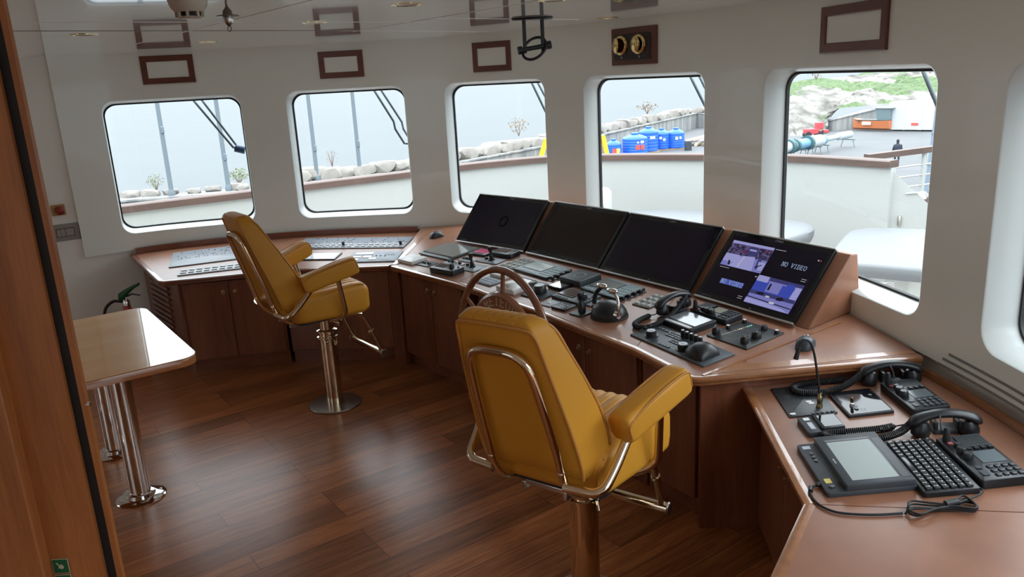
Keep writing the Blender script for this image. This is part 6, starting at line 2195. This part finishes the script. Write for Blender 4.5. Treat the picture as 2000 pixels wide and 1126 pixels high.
# shrubs
def shrub(label, x, y, z, w, h, m, n=150):
    o = thing('shrub', label, 'shrub', (x, y, z))
    rnd = random.Random(int(x * 77) & 255)
    b = MB()
    for k in range(n):
        v = Vector((rnd.gauss(0, 1), rnd.gauss(0, 1), rnd.gauss(0, 1))).normalized() * rnd.random() ** 0.45
        c_ = Vector((v.x * w * 0.75, v.y * w * 0.75, h * (0.48 + 0.48 * v.z)))
        p_ = Vector((rnd.uniform(-1, 1), rnd.uniform(-1, 1), rnd.uniform(-.2, 1))).normalized() * 0.11 * max(w, h * .6)
        q_ = p_.cross(Vector((rnd.uniform(-1, 1), rnd.uniform(-1, 1), rnd.uniform(-1, 1)))).normalized() * 0.028 * max(w, h * .6)
        b.add([c_ - p_ - q_ * .3, c_ + q_, c_ + p_, c_ - q_], [(0, 1, 2, 3)])
    b.obj('foliage', m, o, smooth=0)
    b = MB()
    for k in range(5):
        a = k * 1.26
        b.cyl((0, 0, -0.2), (w * .4 * math.cos(a), w * .4 * math.sin(a), h * .7), 0.02 * w + 0.008, 0.006, 6)
    b.obj('twigs', mat('dry_twigs', (0.16, 0.11, 0.08), 0.9), o)
DRYL = mat('dry_leaves', (0.20, 0.15, 0.10), 0.9)
OLVL = mat('olive_leaves', (0.17, 0.20, 0.10), 0.9)
for args in (('greenish low shrub at the right lamp post of the leftmost window', -15.26, 45.68, -3.36, 1.0, 0.75, OLVL), ('thin dry shrub right of the low green one in the leftmost window', -13.83, 46.01, -3.14, 0.5, 1.5, DRYL, 30), ('low dry shrub at the left bottom of the leftmost window', -19.65, 44.80, -3.36, 0.7, 0.8, OLVL),
             ('dry twiggy shrub on the boulders in the second window', -10.65, 49.30, -3.03, 0.6, 1.1, DRYL, 40), ('brown round shrub on the boulders in the third window', 1.15, 61.71, -2.70, 1.1, 1.3, DRYL, 120), ('low brown shrub on the boulders in the fourth window', 14.93, 83.67, -2.81, 1.5, 1.1, DRYL, 90),
             ('bare shrub on the ridge of the rocky slope, left of two', 34.5, 98.0, -1.0, 1.3, 2.2, DRYL, 60), ('bare shrub on the ridge of the rocky slope, right of two', 38.2, 99.0, -0.8, 1.5, 1.8, DRYL, 60)):
    shrub(*args)
# blue tanks on the quay
BLUT = mat('tank_blue', (0.015, 0.105, 0.55), 0.4)
def tank(label, px, py, r, h, notes):
    o = thing('water_tank', label, 'tank', (px, py, -5.5), group='blue plastic tanks on the quay')
    b = MB()
    pr = [(r * .97, 0.12)]
    for k in range(6):
        z = 0.12 + (h - 0.12) * k / 6
        pr += [(r, z + 0.03), (r, z + (h - 0.12) / 6 - 0.03), (r * 0.985, z + (h - 0.12) / 6)]
    pr += [(r * 0.9, h + 0.10), (r * 0.45, h + 0.28), (0.0, h + 0.32)]
    b.lathe(pr, 30)
    b.obj('tank_body', BLUT, o, smooth=40)
    b = MB()
    b.lathe([(r * .30, h + 0.24), (r * .30, h + 0.42), (r * .24, h + 0.45), (0, h + 0.46)], 20)
    b.obj('lid', BLUT, o, smooth=40)
    b = MB()
    b.box((0, 0, 0.06), (r * 2.0, r * 1.9, 0.12))
    b.obj('pallet', mat('pallet_wood', (0.28, 0.20, 0.12), 0.9), o, smooth=0)
    a0 = math.atan2(-py, -px)
    for k, (da, z, w, hh, m) in enumerate(notes):
        b = MB()
        a = a0 + da
        Tn = Matrix.Translation((r * 1.01 * math.cos(a), r * 1.01 * math.sin(a), z)) @ Matrix.Rotation(a, 4, 'Z')
        b.M = Tn
        b.box((0, 0, 0), (0.03, w, hh))
        b.obj('label', m, o, smooth=0)
    return o
RL = mat('label_red', (0.55, 0.07, 0.05), 0.5)
YL = mat('label_yellow', (0.75, 0.62, 0.12), 0.5)
tank('small blue tank at the left front with red and yellow labels', 9.10, 66.9, 0.66, 1.12, [(0.10, 0.62, 0.34, 0.36, RL), (0.62, 0.62, 0.34, 0.36, YL)])
tank('largest blue tank with two red labels', 11.05, 67.9, 1.06, 1.45, [(0.22, 0.75, 0.36, 0.38, RL), (0.62, 0.75, 0.36, 0.38, RL), (0.25, 1.15, 0.14, 0.14, WHITEP), (0.60, 1.18, 0.30, 0.20, WHITEP)])
tank('tall blue tank right behind the largest one', 12.55, 69.9, 0.85, 1.75, [(0.30, 1.30, 0.20, 0.22, WHITEP), (0.60, 1.30, 0.20, 0.22, WHITEP)])
tank('narrow blue tank, second from the right', 13.95, 71.2, 0.72, 1.45, [(-0.1, 1.10, 0.22, 0.20, WHITEP), (0.35, 0.95, 0.20, 0.22, WHITEP)])
tank('rightmost blue tank beside the dark post', 15.25, 71.3, 0.75, 1.42, [(0.10, 1.00, 0.22, 0.24, WHITEP), (0.55, 1.02, 0.20, 0.20, WHITEP)])
# yellow stairs, pipes, wrapped mast, boat, container, person, column
YEL2 = mat('safety_yellow', (0.72, 0.42, 0.02), 0.5)
o = thing('yellow_stairs', 'yellow steel stairs on the quay between the third and fourth windows', 'stairs', (4.9, 58.0, -5.5))
o.scale = (0.91, 0.91, 0.91)
for x0, x1 in ((-3.0, -2.05), (3.0, 2.45)):
    for yy in (-0.35, 0.35):
        b = MB()
        b.box(((x0 + x1) / 2, yy, 1.4), (0.34, 0.08, 3.0), M=Matrix.Rotation(math.atan2(x1 - x0, 2.8), 4, 'Y'))
        b.obj('stringer', YEL2, o, smooth=0)
    for k in range(8):
        t = k / 7
        b = MB()
        b.box((x0 + (x1 - x0) * t, 0, 0.15 + 2.6 * t), (0.36, 0.70, 0.05))
        b.obj('tread', YEL2, o, smooth=0)
b = MB()
b.box((0.2, 0, 2.82), (4.7, 0.8, 0.08))
b.obj('platform', YEL2, o, smooth=0)
PIP = [mat('rusty_pipe', (0.20, 0.15, 0.12), 0.7), mat('grey_pipe', (0.30, 0.31, 0.32), 0.6), mat('pale_timber', (0.50, 0.42, 0.30), 0.8)]
for k in range(9):
    o = MB()
    j_, l_ = k % 5, k // 5
    px_, py_ = 16.3 + 0.52 * (j_ + 0.5 * l_), 73.4 - 0.37 * (j_ + 0.5 * l_)
    ln_ = 6.5 + 0.5 * (k % 3)
    o.cyl((px_, py_, -5.36 + 0.30 * l_), (px_ + 0.58 * ln_, py_ + 0.81 * ln_, -5.36 + 0.30 * l_), 0.12 + 0.02 * (k % 3), n=10)
    tag(o.obj('long_pipe', PIP[k % 3], None, smooth=50), 'long pipe or beam in the stack on the quay right of the tanks', 'pipe', 'pipes stacked on the quay')
o = MB()
o.box((15.95, 69.6, -5.1), (0.55, 0.5, 0.85))
tag(o.obj('bollard', DGREY, None, bevel=0.05), 'dark stubby post on the quay right of the tanks', 'post')
# wrapped mast on trestles
o = thing('wrapped_mast', 'long white and blue wrapped mast lying on trestles on the quay', 'mast', (24.5, 62.5, -5.5))
WR = mat('white_wrap', (0.36, 0.40, 0.42), 0.5)
BWR = mat('light_blue_wrap', (0.11, 0.25, 0.36), 0.5)
DGR = mat('dark_green_wrap', (0.03, 0.09, 0.10), 0.6)
p_a, p_b = Vector((-4.3, -4.4, 1.0)), Vector((3.9, 3.3, 1.0))
for t0_, t1_, r_, m_ in ((0.0, 0.07, .42, WR), (0.07, 0.12, .55, DGR), (0.125, 0.15, .40, WR), (0.15, 0.18, .50, DGR), (0.18, 0.33, .40, BWR), (0.33, 0.36, .58, DGR), (0.36, 0.53, .48, WR), (0.53, 0.58, .40, BWR), (0.58, 0.80, .20, WR), (0.80, 1.0, .30, WR)):
    b = MB()
    b.cyl(p_a.lerp(p_b, t0_), p_a.lerp(p_b, t1_), r_, r_ * 0.95, 14)
    b.obj('mast_section', m_, o, smooth=40)
for t in (0.24, 0.34, 0.45, 0.56, 0.97):
    c_ = p_a.lerp(p_b, t)
    tr_ = MB()
    for sx in (-0.4, 0.4):
        tr_.cyl((c_.x + sx, c_.y - sx, 0), (c_.x + sx * 0.7, c_.y - sx * 0.7, 0.62), 0.035, n=6)
    tr_.box((c_.x, c_.y, 0.60), (1.2, 0.08, 0.08), R(-45))
    tr_.obj('trestle', mat('trestle_steel', (0.14, 0.18, 0.20), 0.6), o, smooth=0)
# lifeboat and containers
o = thing('workboat', 'orange hulled boat with a grey cabin beside the white container', 'boat', (36.1, 78.6, -5.5), R(-52))
o.scale = (0.80, 0.80, 0.80)
OR = mat('hull_orange', (0.50, 0.15, 0.05), 0.5)
b = MB()
b.loft([[Vector((x_, w_ * yy, z_)) for yy, z_ in ((-1, 1.25 + sh_), (-0.72, 0.35), (0, 0.1), (0.72, 0.35), (1, 1.25 + sh_))] for x_, w_, sh_ in ((-2.5, 0.05, 0.25), (-1.9, 0.55, 0.15), (-0.8, 0.95, 0.0), (1.0, 1.05, 0.0), (2.4, 1.0, 0.05))])
b.obj('hull', OR, o, smooth=30)
b = MB()
b.box((0.2, 0, 1.30), (4.0, 1.9, 0.10))
b.obj('gunwale', BLACK, o, bevel=0.03)
b = MB()
b.loft([[Vector((0.9, -0.8, 1.35)), Vector((2.4, -0.8, 1.35)), Vector((2.4, 0.8, 1.35)), Vector((0.9, 0.8, 1.35))], [Vector((0.6, -0.85, 2.7)), Vector((2.4, -0.85, 2.7)), Vector((2.4, 0.85, 2.7)), Vector((0.6, 0.85, 2.7))]])
b.obj('cabin', mat('cabin_glass', (0.12, 0.17, 0.18), 0.2), o, smooth=0)
b = MB()
b.box((1.4, 0, 2.78), (2.6, 2.0, 0.16))
b.obj('cabin_roof', OUTW, o, bevel=0.03)
b = MB()
b.box((-0.3, -1.02, 0.95), (1.1, 0.04, 0.36))
b.obj('hull_label', WHITEP, o, smooth=0)
CW_ = mat('container_white', (0.44, 0.465, 0.48), 0.5)
o = thing('container', 'white container on the quay at the right of the boat', 'container', (39.35, 76.6, -5.5), R(-44))
o.scale = (1.12, 1.0, 1.08)
b = MB()
b.box((0.0, 0.0, 1.32), (3.9, 2.4, 2.4))
b.obj('container_body', CW_, o, bevel=0.03)
for sx in (-1.90, -0.62, 0.66, 1.90):
    b = MB()
    b.box((sx, -1.22, 1.32), (0.10, 0.06, 2.4))
    b.obj('corner_post', mat('container_rib', (0.52, 0.56, 0.58), 0.5), o, smooth=0)
b = MB()
b.box((0.2, -1.225, 0.62), (0.55, 0.03, 0.22))
b.obj('red_sign', RL, o, smooth=0)
o = thing('red_machine', 'red machine parked at the foot of the slope, left edge of the right hand window', 'machine', (29.2, 75.2, -5.5))
RD = mat('machine_red', (0.42, 0.04, 0.05), 0.5)
for q, (c_, d_) in enumerate((((-0.4, 0, 0.55), (1.3, 0.8, 0.5)), ((0.3, 0, 1.05), (0.6, 0.7, 0.6)), ((0.9, 0, 0.50), (0.5, 0.6, 0.3)))):
    b = MB()
    b.box(c_, d_)
    b.obj(('chassis', 'cab', 'bucket')[q], RD, o, bevel=0.06)
for sx in (-0.8, 0.3):
    b = MB()
    b.cyl((sx, -0.45, 0.28), (sx, 0.45, 0.28), 0.28, n=14)
    b.obj('wheel', RUBBER, o, smooth=40)
o = thing('steel_column', 'tall blue grey steel column standing on the quay at the right window edge', 'column', (16.95, 30.4, -5.5))
b = MB()
b.loft([[Vector((sx * w_, sy * w_, z_)) for sx, sy in ((-1, -1), (1, -1), (1, 1), (-1, 1))] for z_, w_ in ((0, .62), (3.2, .50), (12, .22))])
b.obj('shaft', mat('column_blue_grey', (0.155, 0.20, 0.25), 0.6, noise=0.1, nscale=3), o, smooth=0)
for k in range(9):
    b = MB()
    w_ = 0.60 - 0.033 * (k * 1.2)
    b.box((0, 0, 0.6 + k * 1.2), (w_ * 2.02, w_ * 2.02, 0.04))
    b.obj('weld_band', mat('column_band', (0.12, 0.155, 0.20), 0.6), o, smooth=0)
# person walking on the quay
o = thing('person', 'person in a dark jacket walking away across the quay', 'person', (25.8, 52.4, -5.5), R(-25))
me = bpy.data.meshes.new('body')
J = [((0, 0, .92), .15), ((0, 0.01, 1.15), .16), ((0, .02, 1.38), .17), ((0, .02, 1.50), .065), ((0, 0, 1.58), .085), ((0, 0, 1.70), .085), ((-.10, 0, .86), .10), ((-.11, .12, .48), .075), ((-.11, .02, .08), .055), ((-.11, .16, .03), .045), ((.10, 0, .86), .10), ((.11, .10, .48), .075), ((.11, -.20, .12), .055), ((.11, -.10, .03), .045), ((-.20, .02, 1.40), .075), ((-.27, -.06, 1.14), .06), ((-.25, .06, .90), .045), ((.20, .02, 1.40), .075), ((.27, .08, 1.14), .06), ((.25, .14, .92), .045)]
E_ = [(0, 1), (1, 2), (2, 3), (3, 4), (4, 5), (0, 6), (6, 7), (7, 8), (8, 9), (0, 10), (10, 11), (11, 12), (12, 13), (2, 14), (14, 15), (15, 16), (2, 17), (17, 18), (18, 19)]
me.from_pydata([j[0] for j in J], E_, [])
me.materials.append(mat('dark_clothing', (0.012, 0.014, 0.022), 0.8))
bo = bpy.data.objects.new('body', me)
COL.objects.link(bo)
bo.parent = o
sk_ = bo.modifiers.new('skin', 'SKIN')
for i_, j in enumerate(J):
    me.skin_vertices[0].data[i_].radius = (j[1], j[1] * 0.8)
me.skin_vertices[0].data[0].use_root = True
sb = bo.modifiers.new('sub', 'SUBSURF')
sb.levels = sb.render_levels = 1
b = MB()
b.lathe([(0.075, 1.60), (0.098, 1.66), (0.090, 1.74), (0.05, 1.785), (0, 1.79)], 14)
b.obj('hair', mat('dark_hair', (0.012, 0.010, 0.009), 0.7), o, smooth=60)
b = MB()
b.loft([[Vector((1.12 * rr * math.cos(2 * PI * k / 16), 0.015 + rr * 0.75 * math.sin(2 * PI * k / 16), z_)) for k in range(16)] for z_, rr in ((0.80, .215), (1.0, .205), (1.25, .22), (1.42, .20), (1.50, .10))])
b.obj('jacket', mat('navy_jacket', (0.018, 0.022, 0.040), 0.8), o, smooth=60)
